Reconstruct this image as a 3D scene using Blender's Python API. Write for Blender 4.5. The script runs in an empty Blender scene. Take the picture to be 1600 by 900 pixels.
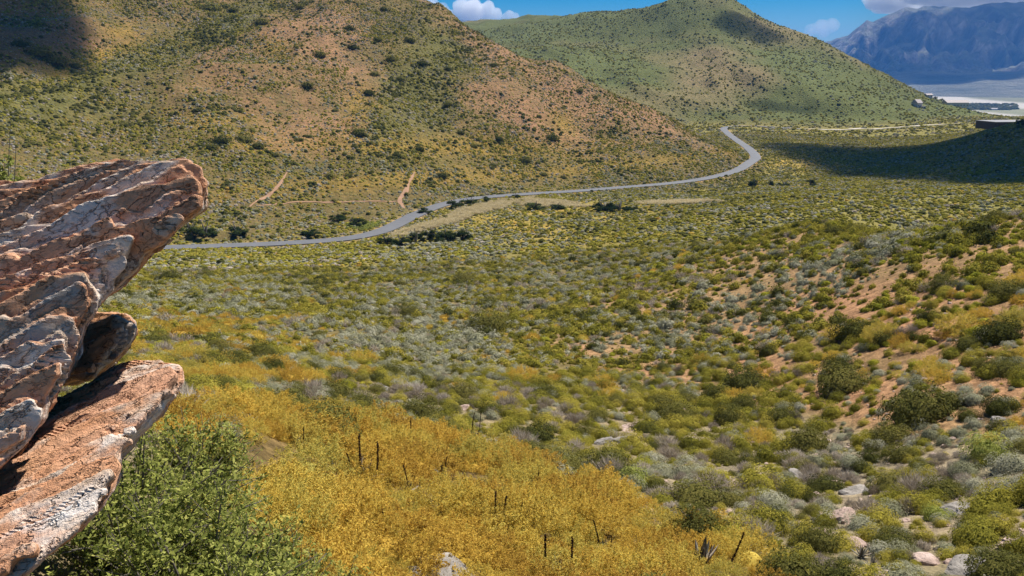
import bpy, math, random
import numpy as np
from mathutils import Vector, Matrix
random.seed(7)
rng = np.random.default_rng(7)
R = math.radians
SC = bpy.context.scene
COL = SC.collection

# ------------------------------------------------------------------ camera, sky, sun, exposure
FPX, HORIZ = 1232.0, 110.0                       # focal length and horizon row, in 1600x900 pixels
PITCH = math.atan((450 - HORIZ) / FPX)
cam = bpy.data.cameras.new('camera'); cam_o = bpy.data.objects.new('camera', cam); COL.objects.link(cam_o)
cam.sensor_width = 36.0; cam.lens = FPX / 1600 * 36.0
cam.clip_start = 0.05; cam.clip_end = 120000
cam_o.location = (0, 0, 0); cam_o.rotation_euler = (R(90) - PITCH, 0, 0)
SC.camera = cam_o

SUN_AZ, SUN_EL = R(44), R(60)
SUN = np.array([math.cos(SUN_EL) * math.sin(SUN_AZ), math.cos(SUN_EL) * math.cos(SUN_AZ), math.sin(SUN_EL)])
world = bpy.data.worlds.new('World'); SC.world = world; world.use_nodes = True
wn = world.node_tree; wn.nodes.clear()
sky = wn.nodes.new('ShaderNodeTexSky'); sky.sky_type = 'NISHITA'; sky.sun_disc = False
sky.sun_elevation = SUN_EL; sky.sun_rotation = SUN_AZ
sky.altitude = 900; sky.air_density = 1.0; sky.dust_density = 0.0; sky.ozone_density = 4.0
hs = wn.nodes.new('ShaderNodeHueSaturation'); hs.inputs['Saturation'].default_value = 2.1; hs.inputs['Value'].default_value = 0.54
bg = wn.nodes.new('ShaderNodeBackground'); bg.inputs['Strength'].default_value = 0.085
wo = wn.nodes.new('ShaderNodeOutputWorld')
wn.links.new(sky.outputs[0], hs.inputs['Color']); wn.links.new(hs.outputs[0], bg.inputs[0]); wn.links.new(bg.outputs[0], wo.inputs[0])
sl = bpy.data.lights.new('sun', 'SUN'); sl.energy = 5.0; sl.angle = R(0.5); sl.color = (1.0, 0.95, 0.86)
so = bpy.data.objects.new('sun', sl); COL.objects.link(so)
so.rotation_euler = Vector(-SUN).to_track_quat('-Z', 'Y').to_euler()
SC.view_settings.view_transform = 'Standard'; SC.view_settings.look = 'None'
SC.view_settings.exposure = 0.74; SC.view_settings.gamma = 1.0
SC.cycles.max_bounces = 6; SC.cycles.diffuse_bounces = 1; SC.cycles.volume_bounces = 5
SC.cycles.transmission_bounces = 2; SC.cycles.glossy_bounces = 1

# ------------------------------------------------------------------ helpers: noise, projection, meshes
def _h(ix, iy, iz, seed):
    h = (ix.astype(np.uint32) * np.uint32(374761393) + iy.astype(np.uint32) * np.uint32(668265263)
         + iz.astype(np.uint32) * np.uint32(2147483647) + np.uint32(seed * 974711 % 4294967291))
    h = (h ^ (h >> np.uint32(13))) * np.uint32(1274126177)
    h = (h ^ (h >> np.uint32(16))) * np.uint32(2246822519)
    return ((h ^ (h >> np.uint32(15))) & np.uint32(0xFFFFFF)).astype(np.float32) / np.float32(0xFFFFFF)
def vnoise(x, y, z=None, seed=0):
    x = np.asarray(x, np.float32); y = np.asarray(y, np.float32)
    z = np.zeros_like(x) if z is None else np.asarray(z, np.float32)
    fx, fy, fz = np.floor(x), np.floor(y), np.floor(z)
    ix, iy, iz = fx.astype(np.int64), fy.astype(np.int64), fz.astype(np.int64)
    tx, ty, tz = x - fx, y - fy, z - fz
    tx, ty, tz = (t * t * (3 - 2 * t) for t in (tx, ty, tz))
    r = 0
    for a in (0, 1):
        for b in (0, 1):
            for c in (0, 1):
                w = (tx if a else 1 - tx) * (ty if b else 1 - ty) * (tz if c else 1 - tz)
                r = r + w * _h(ix + a, iy + b, iz + c, seed)
    return r * 2 - 1
def fbm(x, y, z=None, oct=4, seed=0, gain=0.5):
    r, a, s = 0, 1.0, 0
    for o in range(oct):
        k = 2.03 ** o
        r = r + a * vnoise(x * k, y * k, None if z is None else z * k, seed + o * 17)
        s += a; a *= gain
    return r / s
def hash1(i, seed=0):
    i = np.asarray(i).astype(np.int64); return _h(i, i * 7 + 3, i * 13 + 5, seed)
def sstep(a, b, x):
    t = np.clip((x - a) / (b - a), 0, 1); return t * t * (3 - 2 * t)
CP, SP = math.cos(PITCH), math.sin(PITCH)
def ray(px, py):                                  # direction with unit forward depth
    a = (np.asarray(px, float) - 800) / FPX; b = (450 - np.asarray(py, float)) / FPX
    return np.stack([a, CP + b * SP, -SP + b * CP], -1)
def at_d(px, py, d):                              # the point seen at that pixel, d metres away on the map
    r = ray(px, py); return r * (d / math.hypot(r[0], r[1]))
def at_depth(px, py, D): return ray(px, py) * np.asarray(D)[..., None]
def project(x, y, z):
    D = y * CP - z * SP; D = np.where(D < 0.05, 0.05, D)
    return 800 + FPX * x / D, 450 - FPX * (y * SP + z * CP) / D, D

def mesh_np(name, V, F, smooth=False):
    V = np.asarray(V, np.float32); F = np.asarray(F, np.int32); k = F.shape[1]
    m = bpy.data.meshes.new(name)
    m.vertices.add(len(V)); m.vertices.foreach_set('co', V.ravel())
    m.loops.add(F.size); m.loops.foreach_set('vertex_index', F.ravel())
    m.polygons.add(len(F)); m.polygons.foreach_set('loop_start', np.arange(0, F.size, k, dtype=np.int32))
    m.polygons.foreach_set('use_smooth', np.full(len(F), smooth, bool))
    m.update(calc_edges=True); return m
def tag(o, label=None, cat=None, group=None, kind=None):
    if label: o['label'] = label
    if cat: o['category'] = cat
    if group: o['group'] = group
    if kind: o['kind'] = kind
    return o
def link(name, me, mat=None, parent=None, loc=None):
    o = bpy.data.objects.new(name, me); COL.objects.link(o)
    if mat is not None and me is not None and not me.materials: me.materials.append(mat)
    if parent is not None: o.parent = parent
    if loc is not None: o.location = loc
    return o
def surface_nets(f, org, h):
    nx, ny, nz = f.shape; ins = f < 0
    c = np.zeros((nx - 1, ny - 1, nz - 1), np.int8)
    offs = [(a, b, d) for a in (0, 1) for b in (0, 1) for d in (0, 1)]
    for a, b, d in offs: c += ins[a:nx - 1 + a, b:ny - 1 + b, d:nz - 1 + d]
    I, J, K = np.nonzero((c > 0) & (c < 8))
    idm = np.full(c.shape, -1, np.int32); idm[I, J, K] = np.arange(len(I))
    acc = np.zeros((len(I), 3)); cnt = np.zeros(len(I))
    for p in offs:
        for ax in range(3):
            if p[ax]: continue
            q = list(p); q[ax] = 1
            f0 = f[I + p[0], J + p[1], K + p[2]]; f1 = f[I + q[0], J + q[1], K + q[2]]
            m = (f0 < 0) != (f1 < 0); t = np.where(m, f0 / np.where(m, f0 - f1, 1), 0)
            e = np.tile(np.array(p, float), (len(I), 1)); e[:, ax] = t
            acc[m] += e[m]; cnt += m
    V = (np.stack([I, J, K], 1) + acc / cnt[:, None]) * h + np.asarray(org)
    Q = []
    for ax in range(3):
        s0 = [slice(None)] * 3; s1 = [slice(None)] * 3; s0[ax] = slice(0, -1); s1[ax] = slice(1, None)
        a, b = ins[tuple(s0)], ins[tuple(s1)]
        o1, o2 = [(1, 2), (2, 0), (0, 1)][ax]
        e = np.stack(np.nonzero(a != b), 1)
        sh = np.array(c.shape)
        e = e[(e[:, o1] > 0) & (e[:, o2] > 0) & (e[:, o1] < sh[o1]) & (e[:, o2] < sh[o2])]
        def cell(d1, d2):
            g = e.copy(); g[:, o1] -= d1; g[:, o2] -= d2; return idm[g[:, 0], g[:, 1], g[:, 2]]
        q = np.stack([cell(1, 1), cell(0, 1), cell(0, 0), cell(1, 0)], 1)
        fl = ~a[e[:, 0], e[:, 1], e[:, 2]]; q[fl] = q[fl][:, ::-1]
        Q.append(q)
    Q = np.concatenate(Q); return V, Q[(Q >= 0).all(1)]
def poly_sd(px, py, poly):                        # signed distance to a polygon, negative inside
    P = np.asarray(poly, np.float32); d = np.full(px.shape, 1e9, np.float32); ins = np.zeros(px.shape, bool)
    for i in range(len(P)):
        a, b = P[i], P[(i + 1) % len(P)]; e = b - a
        wx, wy = px - a[0], py - a[1]
        t = np.clip((wx * e[0] + wy * e[1]) / (e @ e + 1e-9), 0, 1)
        d = np.minimum(d, (wx - e[0] * t) ** 2 + (wy - e[1] * t) ** 2)
        cr = ((a[1] > py) != (b[1] > py)); den = e[1] if abs(e[1]) > 1e-9 else 1e-9
        ins ^= cr & (px < e[0] * (py - a[1]) / den + a[0])
    d = np.sqrt(d); return np.where(ins, -d, d)

class NT:                                         # small node-tree builder
    def __init__(s, name):
        s.m = bpy.data.materials.new(name); s.m.use_nodes = True; s.t = s.m.node_tree; s.t.nodes.clear()
        s.out = s.t.nodes.new('ShaderNodeOutputMaterial')
    def n(s, typ, props=None, **inp):
        nd = s.t.nodes.new('ShaderNode' + typ)
        for k, v in (props or {}).items(): setattr(nd, k, v)
        for k, v in inp.items():
            k2 = int(k[1:]) if k[0] == '_' else k.replace('_', ' ')
            s.set(nd.inputs[k2], v)
        return nd
    def set(s, i, v):
        if hasattr(v, 'is_output') or isinstance(v, bpy.types.NodeSocket): s.t.links.new(v, i)
        else: i.default_value = v
    def math(s, op, a, b=0.0, clamp=False):
        nd = s.n('Math', {'operation': op, 'use_clamp': clamp}, _0=a, _1=b); return nd.outputs[0]
    def mix(s, f, a, b, mode='MIX'):
        nd = s.t.nodes.new('ShaderNodeMix'); nd.data_type = 'RGBA'; nd.blend_type = mode
        s.set(nd.inputs[0], f); s.set(nd.inputs[6], a); s.set(nd.inputs[7], b); return nd.outputs[2]
    def ramp(s, f, stops, interp='LINEAR'):
        nd = s.t.nodes.new('ShaderNodeValToRGB'); cr = nd.color_ramp; cr.interpolation = interp
        while len(cr.elements) < len(stops): cr.elements.new(0.5)
        for e, (p, c) in zip(cr.elements, stops):
            e.position = p; e.color = c if len(c) == 4 else (*c, 1)
        s.set(nd.inputs[0], f); return nd.outputs[0]
    def noise(s, vec, scale, detail=4, rough=0.55):
        nd = s.n('TexNoise', None, Scale=scale, Detail=detail, Roughness=rough)
        if vec is not None: s.t.links.new(vec, nd.inputs['Vector'])
        return nd.outputs[0]
def c4(c): return (*c, 1.0)

# ------------------------------------------------------------------ terrain
class TPS:
    def __init__(s, P, v, lam=1e-3):
        s.P = np.asarray(P, float); n = len(P); K = s.k(s.P, s.P) + lam * np.eye(n)
        A = np.c_[np.ones(n), s.P]; M = np.block([[K, A], [A.T, np.zeros((3, 3))]])
        s.w = np.linalg.solve(M, np.r_[v, 0, 0, 0])
    def k(s, a, b):
        r2 = ((a[:, None, :] - b[None]) ** 2).sum(-1); return 0.5 * r2 * np.log(r2 + 1e-12)
    def __call__(s, q):
        q = np.asarray(q, float); out = np.empty(len(q))
        for i in range(0, len(q), 60000):
            c = q[i:i + 60000]; out[i:i + 60000] = s.k(c, s.P) @ s.w[:-3] + s.w[-3] + c @ s.w[-2:]
        return out
def pts(L): return np.array([at_d(*p) for p in L])
LA = [(-300,900,5.2),(100,900,6.3),(0,700,15),(250,900,7.2),(300,750,9.5),(450,900,9),(700,900,11.5),(1000,900,13),(1300,900,14),(1600,900,14.5),(1950,900,14),
 (500,760,14.5),(800,760,17),(1100,780,20),(1400,780,21),(1600,780,20),(300,640,17),(500,660,21.5),(700,680,26),(900,690,28),(1100,700,29),(1300,690,30),(1600,690,26),
 (100,600,28),(250,560,40),(500,560,48),(800,600,42),(1000,620,40),(1200,630,37),(1450,600,34),(1600,580,34),(50,480,80),(250,480,85),(500,480,88),(800,500,75),(1000,500,65),
 (1200,500,56),(1500,450,48),(1600,440,47),(0,410,190),(250,410,190),(500,420,165),(800,430,125),(1000,420,110),(1200,400,85),(1400,370,76),(1600,340,68),(1280,352,103),
 (-200,385,240),(100,388,240),(300,388,240),(500,378,255),(700,330,300),(900,300,370),(1100,290,420),(700,400,180),(900,380,190),(1100,360,200),(1250,335,230),(1400,322,262),(1600,310,295),
 (1183,245,520),(1130,199,780),(1400,260,480),(1600,258,440),(1300,203,800),(1490,195,850),(1500,216,640),(1600,204,480),(1800,190,480),(1550,186,1280),(1900,330,60),(1900,320,300)]
PA = pts(LA).tolist()
def wp(px, d, z):
    a = math.atan((px - 800) / FPX); PA.append([d * math.sin(a), d * math.cos(a), z])
wp(1600,110,-27); wp(1600,180,-44); wp(1450,130,-29); wp(1400,180,-42)
for q in (-400, 200, 800, 1400, 2000):
    wp(q, 1, -1.75); wp(q, 2.2, -3.0 if q > 100 else -2.6); wp(q, 4.5, -5 if q > 300 else -4.0)
    wp(q, 1900, -115); wp(q, 3000, -150); wp(q, 8000, -150); wp(q, 40000, -150)
    if q < 1400: wp(q, 900, -66)
PA = np.array(PA)
def lp(x, y): return np.stack([np.arctan2(x, y) * 2.2, np.log(np.hypot(x, y))], 1)
tA = TPS(lp(PA[:, 0], PA[:, 1]), PA[:, 2] / np.hypot(PA[:, 0], PA[:, 1]), 2e-3)
LB = [(300,335,285),(500,325,300),(650,310,320),(800,290,365),(1000,275,395),(1120,262,430),(0,250,330),(200,250,330),(400,250,332),(600,250,350),(800,250,400),(1000,250,420),(-200,250,330),
 (0,180,380),(200,180,380),(400,180,385),(600,180,400),(800,180,445),(950,200,450),(1050,225,455),(0,130,440),(200,110,450),(400,110,440),(600,110,470),(640,150,440),(750,110,490),(850,130,500),
 (200,72,505),(430,0,640),(330,30,580),(400,50,520),(550,50,530),(650,50,545),(100,60,500),(150,20,535),(0,60,485),(0,0,550),(250,0,600),(560,0,590),(620,-10,595),
 (450,-60,720),(600,-40,690),(0,-120,690),(300,-120,760),(-300,60,460),(-300,-100,600),(640,2,590),(700,35,575),(780,65,560),(860,100,545),(940,150,525),(1040,190,500),(1100,215,490),(1160,243,480),
 (700,100,700),(800,140,690),(900,180,660),(1000,215,620),(1100,238,570),(1180,265,540),(640,60,760),(300,420,210),(700,400,230),(1000,370,270),(0,420,210),(1250,300,480),(500,-40,900),(0,-60,1000),(700,140,900)]
PB = pts(LB); tB = TPS(PB[:, :2] / 100, PB[:, 2], 1e-2)
LC = [(1150,194,830),(1300,199,850),(1480,190,960),(950,165,800),(900,150,850),(800,110,920),(1050,185,800),(1100,150,930),(1250,150,960),(1400,166,1010),(1000,110,1000),(850,80,1080),(1150,100,1050),(1280,112,1090),
 (1100,50,1180),(1000,50,1250),(1200,72,1180),(1090,-8,1300),(1130,0,1290),(1180,30,1270),(1200,45,1260),(1260,62,1240),(1330,95,1220),(1400,135,1200),(1440,152,1180),(1500,171,1180),(1550,184,1230),
 (1040,5,1350),(1000,10,1400),(940,22,1500),(880,28,1600),(800,28,1750),(710,32,1900),(600,35,1900),(1090,50,1600),(1200,95,1500),(1330,135,1450),(1440,178,1400),(900,60,2100),(750,60,2400),(1550,205,1420),
 (1150,230,700),(1400,220,750),(900,210,700),(1650,200,1200),(700,90,1200),(500,60,1600)]
PC = pts(LC); tC = TPS(PC[:, :2] / 300, PC[:, 2], 1e-2)
def smax(a, b, k):
    h = np.clip(0.5 + 0.5 * (a - b) / k, 0, 1); return b + (a - b) * h + k * h * (1 - h)
def terrain(x, y):
    d = np.hypot(x, y); az = np.arctan2(x, y); q = np.stack([x, y], 1)
    zA = tA(lp(x, y)) * d
    zA = np.where(d > 2600, zA + (-150 - zA) * sstep(2600, 3200, d), zA)
    b1 = (d > 180) & (d < 1400); zB = np.full(len(x), -400.0); zB[b1] = tB(q[b1] / 100)
    zB -= 0.6 * np.maximum(0, 255 - d) + 1.2 * np.maximum(0, (az - math.atan(395 / FPX)) * d - 4) + 0.5 * np.maximum(0, d - 900)
    c1 = (d > 500) & (d < 4000); zC = np.full(len(x), -400.0); zC[c1] = tC(q[c1] / 300)
    zC -= 0.6 * np.maximum(0, 760 - d) + 1.0 * np.maximum(0, (az - R(34)) * d) + 0.3 * np.maximum(0, d - 2300)
    # relief: gullies and hummocks
    n1 = fbm(x / 70, y / 70, oct=3, seed=3); n2 = fbm(x / 16, y / 16, oct=3, seed=5); n3 = fbm(x / 3.0, y / 3.0, oct=2, seed=9)
    n0 = 1 - np.abs(fbm(x / 190 + 0.3 * n1, y / 230, oct=3, seed=21)) * 2
    zA += n2 * np.clip(d / 150, 0.05, 0.6) + n3 * 0.14 * sstep(3, 9, d) * (d < 400)
    rg = 1 - np.abs(fbm(x / 85 + 0.25 * n1, y / 150, oct=3, seed=23)) * 2.4; hB = sstep(-48, -18, zB)
    zB += (n1 * 3.0 + (rg - 0.35) * 8.0) * (0.15 + 0.85 * hB) + n2 * 1.3 + n3 * 0.2; zC += n0 * 13 - 8 + n1 * 4 + n2 * 1.6
    wB = sstep(-3, 3, zB - zA); z = smax(zB, zA, 7.0)
    wC = sstep(-6, 6, zC - z); z = smax(zC, z, 9.0)
    z = np.where(d > 3400, -150.0, z)
    return z, wB * (1 - wC), wC
NAZ = 800
AZ = np.linspace(R(-47), R(47), NAZ)
LD = np.concatenate([np.linspace(math.log(0.9), math.log(9), 60, endpoint=False), np.linspace(math.log(9), math.log(250), 260, endpoint=False),
                     np.linspace(math.log(250), math.log(720), 300, endpoint=False), np.linspace(math.log(720), math.log(2200), 190, endpoint=False),
                     np.linspace(math.log(2200), math.log(14500), 60)])
ND = len(LD)
GA, GL = np.meshgrid(AZ, LD, indexing='ij')
GX = (np.sin(GA) * np.exp(GL)).ravel(); GY = (np.cos(GA) * np.exp(GL)).ravel()
GZ, GB, GC = terrain(GX, GY)
ZG = GZ.reshape(NAZ, ND); WBG = GB.reshape(NAZ, ND); WCG = GC.reshape(NAZ, ND)
def samp(x, y, G):
    a = np.clip((np.arctan2(x, y) - AZ[0]) / (AZ[1] - AZ[0]), 0, NAZ - 1.001)
    r = np.clip(np.interp(np.log(np.maximum(np.hypot(x, y), 0.91)), LD, np.arange(ND)), 0, ND - 1.001)
    i = a.astype(int); j = r.astype(int); u = a - i; v = r - j
    return (G[i, j] * (1 - u) * (1 - v) + G[i + 1, j] * u * (1 - v) + G[i, j + 1] * (1 - u) * v + G[i + 1, j + 1] * u * v)
def zat(x, y): return samp(np.atleast_1d(np.asarray(x, float)), np.atleast_1d(np.asarray(y, float)), ZG)
def hit(px, py):                                   # where the sight line through a pixel meets the ground
    r = ray(px, py); t = np.exp(np.linspace(math.log(4), math.log(6000), 2600)); P = r[None] * t[:, None]
    below = P[:, 2] < samp(P[:, 0], P[:, 1], ZG); k = int(np.argmax(below)) if below.any() else len(t) - 1
    p = P[max(k, 0)]; return np.array([p[0], p[1], float(zat(p[0], p[1])[0])])
def catmull(P, n=12):
    P = np.asarray(P, float); P = np.vstack([2 * P[0] - P[1], P, 2 * P[-1] - P[-2]]); out = []
    for i in range(1, len(P) - 2):
        for t in np.linspace(0, 1, n, endpoint=False):
            a, b, c, d = P[i - 1:i + 3]
            out.append(0.5 * (2 * b + (c - a) * t + (2 * a - 5 * b + 4 * c - d) * t * t + (3 * b - a - 3 * c + d) * t ** 3))
    out.append(P[-2]); return np.array(out)
def resample(P, step):
    s = np.r_[0, np.cumsum(np.hypot(*np.diff(P[:, :2], axis=0).T))]; k = np.linspace(0, s[-1], max(int(s[-1] / step), 2))
    return np.stack([np.interp(k, s, P[:, i]) for i in range(P.shape[1])], 1)
def smooth_path(P, it):
    for _ in range(it): P[1:-1] = 0.25 * P[:-2] + 0.5 * P[1:-1] + 0.25 * P[2:]
    return P
ROADPX = [(150,388),(250,387),(330,385),(400,383),(480,380),(550,374),(600,360),(645,338),(700,316),(760,307),(850,300),(950,294),(1050,286),(1120,277),(1160,263),(1181,247),(1170,232),(1150,218),(1137,208),(1131,200)]
road_pts = np.array([hit(*p) for p in ROADPX])
tail = np.array([hit(*p) for p in [(1150,196.5),(1200,198),(1260,202)]])
road_c = smooth_path(resample(catmull(np.vstack([road_pts, tail])), 2.5), 25)
road_c[:, 2] = zat(road_c[:, 0], road_c[:, 1]); zz = road_c[:, 2].copy()
for _ in range(60): zz[1:-1] = 0.25 * zz[:-2] + 0.5 * zz[1:-1] + 0.25 * zz[2:]
road_c[:, 2] = zz
def path_dist(x, y, P):                            # distance to a polyline's points and the nearest height
    D = np.full(len(x), 1e9); Z = np.zeros(len(x)); bb = (x > P[:, 0].min() - 20) & (x < P[:, 0].max() + 20) & (y > P[:, 1].min() - 20) & (y < P[:, 1].max() + 20)
    idx = np.nonzero(bb)[0]
    for i in range(0, len(idx), 20000):
        k = idx[i:i + 20000]; q = (x[k, None] - P[None, :, 0]) ** 2 + (y[k, None] - P[None, :, 1]) ** 2
        m = q.argmin(1); D[k] = np.sqrt(q[np.arange(len(k)), m]); Z[k] = P[m, 2]
    return D, Z
rd, rz = path_dist(GX, GY, road_c)
w = 1 - sstep(4.0, 11.0, rd); GZ = np.where(rd < 20, GZ * (1 - w) + (rz - 0.25) * w, GZ); ZG = GZ.reshape(NAZ, ND)

# ------------------------------------------------------------------ land cover, shared by ground colour and planting
def blob(u, v, cx, cy, rx, ry, rot=0.0):
    c, s = math.cos(R(rot)), math.sin(R(rot)); a = ((u - cx) * c + (v - cy) * s) / rx; b = (-(u - cx) * s + (v - cy) * c) / ry
    return np.exp(-(a * a + b * b))
def blobs(u, v, L): 
    r = np.zeros(len(u))
    for b in L: r = np.maximum(r, blob(u, v, *b))
    return r
def soft(u, v, poly, w): return 1 - sstep(-w, w, poly_sd(u.astype(np.float32), v.astype(np.float32), poly))
RIGHT_POLY = [(880,470),(1060,405),(1280,352),(1440,340),(1700,320),(1700,690),(1420,690),(1270,650),(1100,615),(960,580),(860,545)]
GOLD_POLY = [(250,650),(430,652),(560,662),(690,690),(790,712),(880,765),(960,785),(1030,815),(1090,845),(1165,865),(1215,905),(1260,960),(330,960),(300,830),(240,740)]
def cover(x, y, z, wB, wC):
    u, v, D = project(x, y, z); d = np.hypot(x, y)
    n = fbm(x / 9, y / 9, oct=3, seed=31); nb = fbm(x / 40, y / 40, oct=3, seed=37); 
    c = {}
    A = (1 - wB) * (1 - wC)
    uu, vv = u + n * 14, v + n * 8
    c['right'] = A * soft(uu, vv, RIGHT_POLY, 16) * (d < 160)
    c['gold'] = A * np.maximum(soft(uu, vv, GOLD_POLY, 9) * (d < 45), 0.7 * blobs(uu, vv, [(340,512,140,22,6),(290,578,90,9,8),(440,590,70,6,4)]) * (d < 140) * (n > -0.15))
    c['near'] = A * sstep(575, 640, vv) * (1 - c['right']) * (d < 80)
    c['redsoil'] = c['right'] * np.clip(blobs(u, v, [(1500,520,190,60,10),(1330,480,110,40),(1560,600,120,50),(1350,620,90,40),(1180,560,60,70),(900,555,30,16),(1000,590,80,20)]) + 0.25 * n, 0, 1)
    c['valley'] = A * (d >= 110) * (1 - c['right'])
    c['reed'] = A * blobs(u, v, [(690,348,70,5.5,-16),(760,325,60,5.5,-12),(845,318,60,5,4),(1050,317,60,2.5,-1)])
    c['reedgreen'] = A * blobs(u, v, [(430,345,160,11,2),(560,352,70,8,4)])
    c['ochre'] = A * blobs(u, v, [(830,360,110,22,8),(760,345,60,14),(900,330,160,14),(620,300,60,14),(1250,255,60,14)])
    c['B'] = wB; c['C'] = wC
    g = np.clip(0.42 + 0.9 * nb + 0.5 * n, 0, 1)
    green = blobs(u, v, [(650,140,70,90,10),(690,80,60,50,20),(610,200,40,60),(180,110,240,26,-20),(350,40,110,26,-24),(60,160,160,50),(900,60,120,30,25)])
    pink = blobs(u, v, [(500,60,150,70,10),(400,150,130,60,12),(330,100,70,50),(560,130,70,60),(500,200,140,40),(760,60,90,40,25),(830,170,70,60,20),(900,150,120,36,28),(1030,190,60,20,25),(100,50,160,40,10),(760,130,60,50),(880,200,60,30)])
    foot = sstep(215, 275, v) * wB
    c['hillsoil'] = wB * np.clip(0.10 + 0.85 * pink + 0.7 * nb + 0.55 * n - 1.0 * green - 0.5 * foot, 0, 1)
    c['hillgreen'] = wB * np.clip(green + 0.3 * nb, 0, 1)
    c['hillochre'] = wB * np.clip(blobs(u, v, [(880,195,26,18,30),(560,160,22,30,20),(430,75,30,14,20),(190,50,30,12),(150,90,90,10,-22),(700,230,260,18,2),(330,190,60,14),(640,280,300,16,-4),(900,265,240,10,-6)]) + 0.25 * n, 0, 1)
    c['u'], c['v'], c['d'], c['n'], c['nb'] = u, v, d, n, nb
    return c
cv = cover(GX, GY, GZ, GB, GC)
def lerp(a, b, w): return a * (1 - w[:, None]) + np.asarray(b)[None] * w[:, None]
gc = np.tile(np.array([0.17, 0.13, 0.055]), (len(GX), 1))
gc = lerp(gc, (0.20, 0.175, 0.05), cv['valley'] * sstep(120, 200, cv['d']) * 0.9)
gc = lerp(gc, (0.33, 0.22, 0.05), np.clip(cv['ochre'] * (1 + cv['n']), 0, 1) * 0.8)
gc = lerp(gc, (0.235, 0.19, 0.13), cv['near'] * np.clip(0.75 + 0.5 * cv['n'], 0, 1))
gc = lerp(gc, (0.26, 0.165, 0.085), cv['right'] * 0.9)
gc = lerp(gc, (0.32, 0.175, 0.095), cv['redsoil'])
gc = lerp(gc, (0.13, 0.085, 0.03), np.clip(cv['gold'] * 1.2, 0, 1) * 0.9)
gc = lerp(gc, (0.42, 0.35, 0.19), np.clip(cv['reed'] * (1 + 1.6 * cv['n']) - 0.1, 0, 1))
hb = np.tile(np.array([0.135, 0.10, 0.04]), (len(GX), 1))
hb = lerp(hb, (0.115, 0.11, 0.035), cv['hillgreen'] * 0.85); hb = lerp(hb, (0.27, 0.15, 0.085), cv['hillsoil'] * 0.95); hb = lerp(hb, (0.24, 0.155, 0.035), cv['hillochre'] * 0.8)
gc = gc * (1 - GB[:, None]) + hb * GB[:, None]
hc = np.tile(np.array([0.098, 0.11, 0.033]), (len(GX), 1))
n4 = fbm(GX / 120, GY / 120, oct=4, seed=51)
hc = lerp(hc, (0.23, 0.165, 0.09), np.clip(n4 * 1.6 + 0.15 * cv['nb'] + blobs(cv['u'], cv['v'], [(1120,90,60,50),(1180,100,60,40),(1250,80,60,30,25)]) * 0.6, 0, 1) * 0.8)
hc = lerp(hc, (0.12, 0.14, 0.05), np.clip(-n4 * 1.8 - 0.2, 0, 1) * 0.8)
gc = gc * (1 - GC[:, None]) + hc * GC[:, None]
# the far plain: fields and the pale river bed
far = sstep(2300, 2700, cv['d'])
pl = np.tile(np.array([0.17, 0.17, 0.11]), (len(GX), 1)) * (1 + 0.35 * fbm(GX / 500, GY / 260, oct=3, seed=61))[:, None]
bed = np.maximum(soft(cv['u'], cv['v'], [(1380,136),(1450,142),(1520,154),(1600,161),(1800,172),(1800,178),(1600,170),(1540,168),(1470,163),(1400,160)], 1.6),
                 soft(cv['u'], cv['v'], [(1480,172),(1520,173),(1600,181),(1800,190),(1800,200),(1600,187),(1530,182),(1480,180)], 1.4))
pl = lerp(pl, (0.42, 0.39, 0.365), bed)
gc = gc * (1 - far[:, None]) + pl * far[:, None]
verge = np.clip(1 - sstep(3.3, 6.5, rd + cv['n'] * 1.2), 0, 1); gc = lerp(gc, (0.33, 0.22, 0.115), verge * 0.8)

idx = np.arange(NAZ * ND).reshape(NAZ, ND)
F = np.stack([idx[:-1, :-1], idx[1:, :-1], idx[1:, 1:], idx[:-1, 1:]], -1).reshape(-1, 4)
gme = mesh_np('ground', np.stack([GX, GY, GZ], 1), F, True)
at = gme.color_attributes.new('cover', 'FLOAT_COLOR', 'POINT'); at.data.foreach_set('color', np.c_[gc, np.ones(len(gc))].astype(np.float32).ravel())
scr = np.clip(GC * 1.0 + GB * 0.55 + 0.35 * cv['valley'] * sstep(150, 260, cv['d']), 0, 1) * (1 - far) * (1 - verge)
at = gme.attributes.new('scrub', 'FLOAT', 'POINT'); at.data.foreach_set('value', scr.astype(np.float32))
m = NT('ground_soil_and_scrub')
geo = m.n('NewGeometry'); pos = geo.outputs['Position']
colr = m.n('Attribute', {'attribute_name': 'cover'}).outputs['Color']; sc_ = m.n('Attribute', {'attribute_name': 'scrub'}).outputs['Fac']
nf = m.noise(pos, 1.7, 6, 0.65); nm_ = m.noise(pos, 0.22, 5, 0.65); ng = m.noise(pos, 14.0, 3, 0.6)
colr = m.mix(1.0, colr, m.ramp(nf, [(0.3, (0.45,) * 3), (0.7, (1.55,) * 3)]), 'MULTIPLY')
colr = m.mix(0.7, colr, m.ramp(ng, [(0.3, (0.7,) * 3), (0.7, (1.3,) * 3)]), 'MULTIPLY')
vo = m.n('TexVoronoi', {'feature': 'F1'}, Vector=pos, Scale=0.42, Randomness=1.0)
dots = m.ramp(vo.outputs['Distance'], [(0.22, (1,) * 3), (0.5, (0,) * 3)])
vsel = m.ramp(vo.outputs['Color'], [(0.0, (0.06, 0.07, 0.022)), (0.45, (0.12, 0.13, 0.036)), (0.75, (0.19, 0.185, 0.055)), (1.0, (0.24, 0.22, 0.12))])
fac = m.math('MULTIPLY', m.math('MULTIPLY', dots, sc_), m.ramp(nm_, [(0.35, (0.25,) * 3), (0.6, (0.95,) * 3)]))
colr = m.mix(0.8, colr, m.ramp(nm_, [(0.3, (0.6, 0.66, 0.55)), (0.7, (1.3, 1.22, 1.15))]), 'MULTIPLY'); colr = m.mix(fac, colr, vsel)
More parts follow.
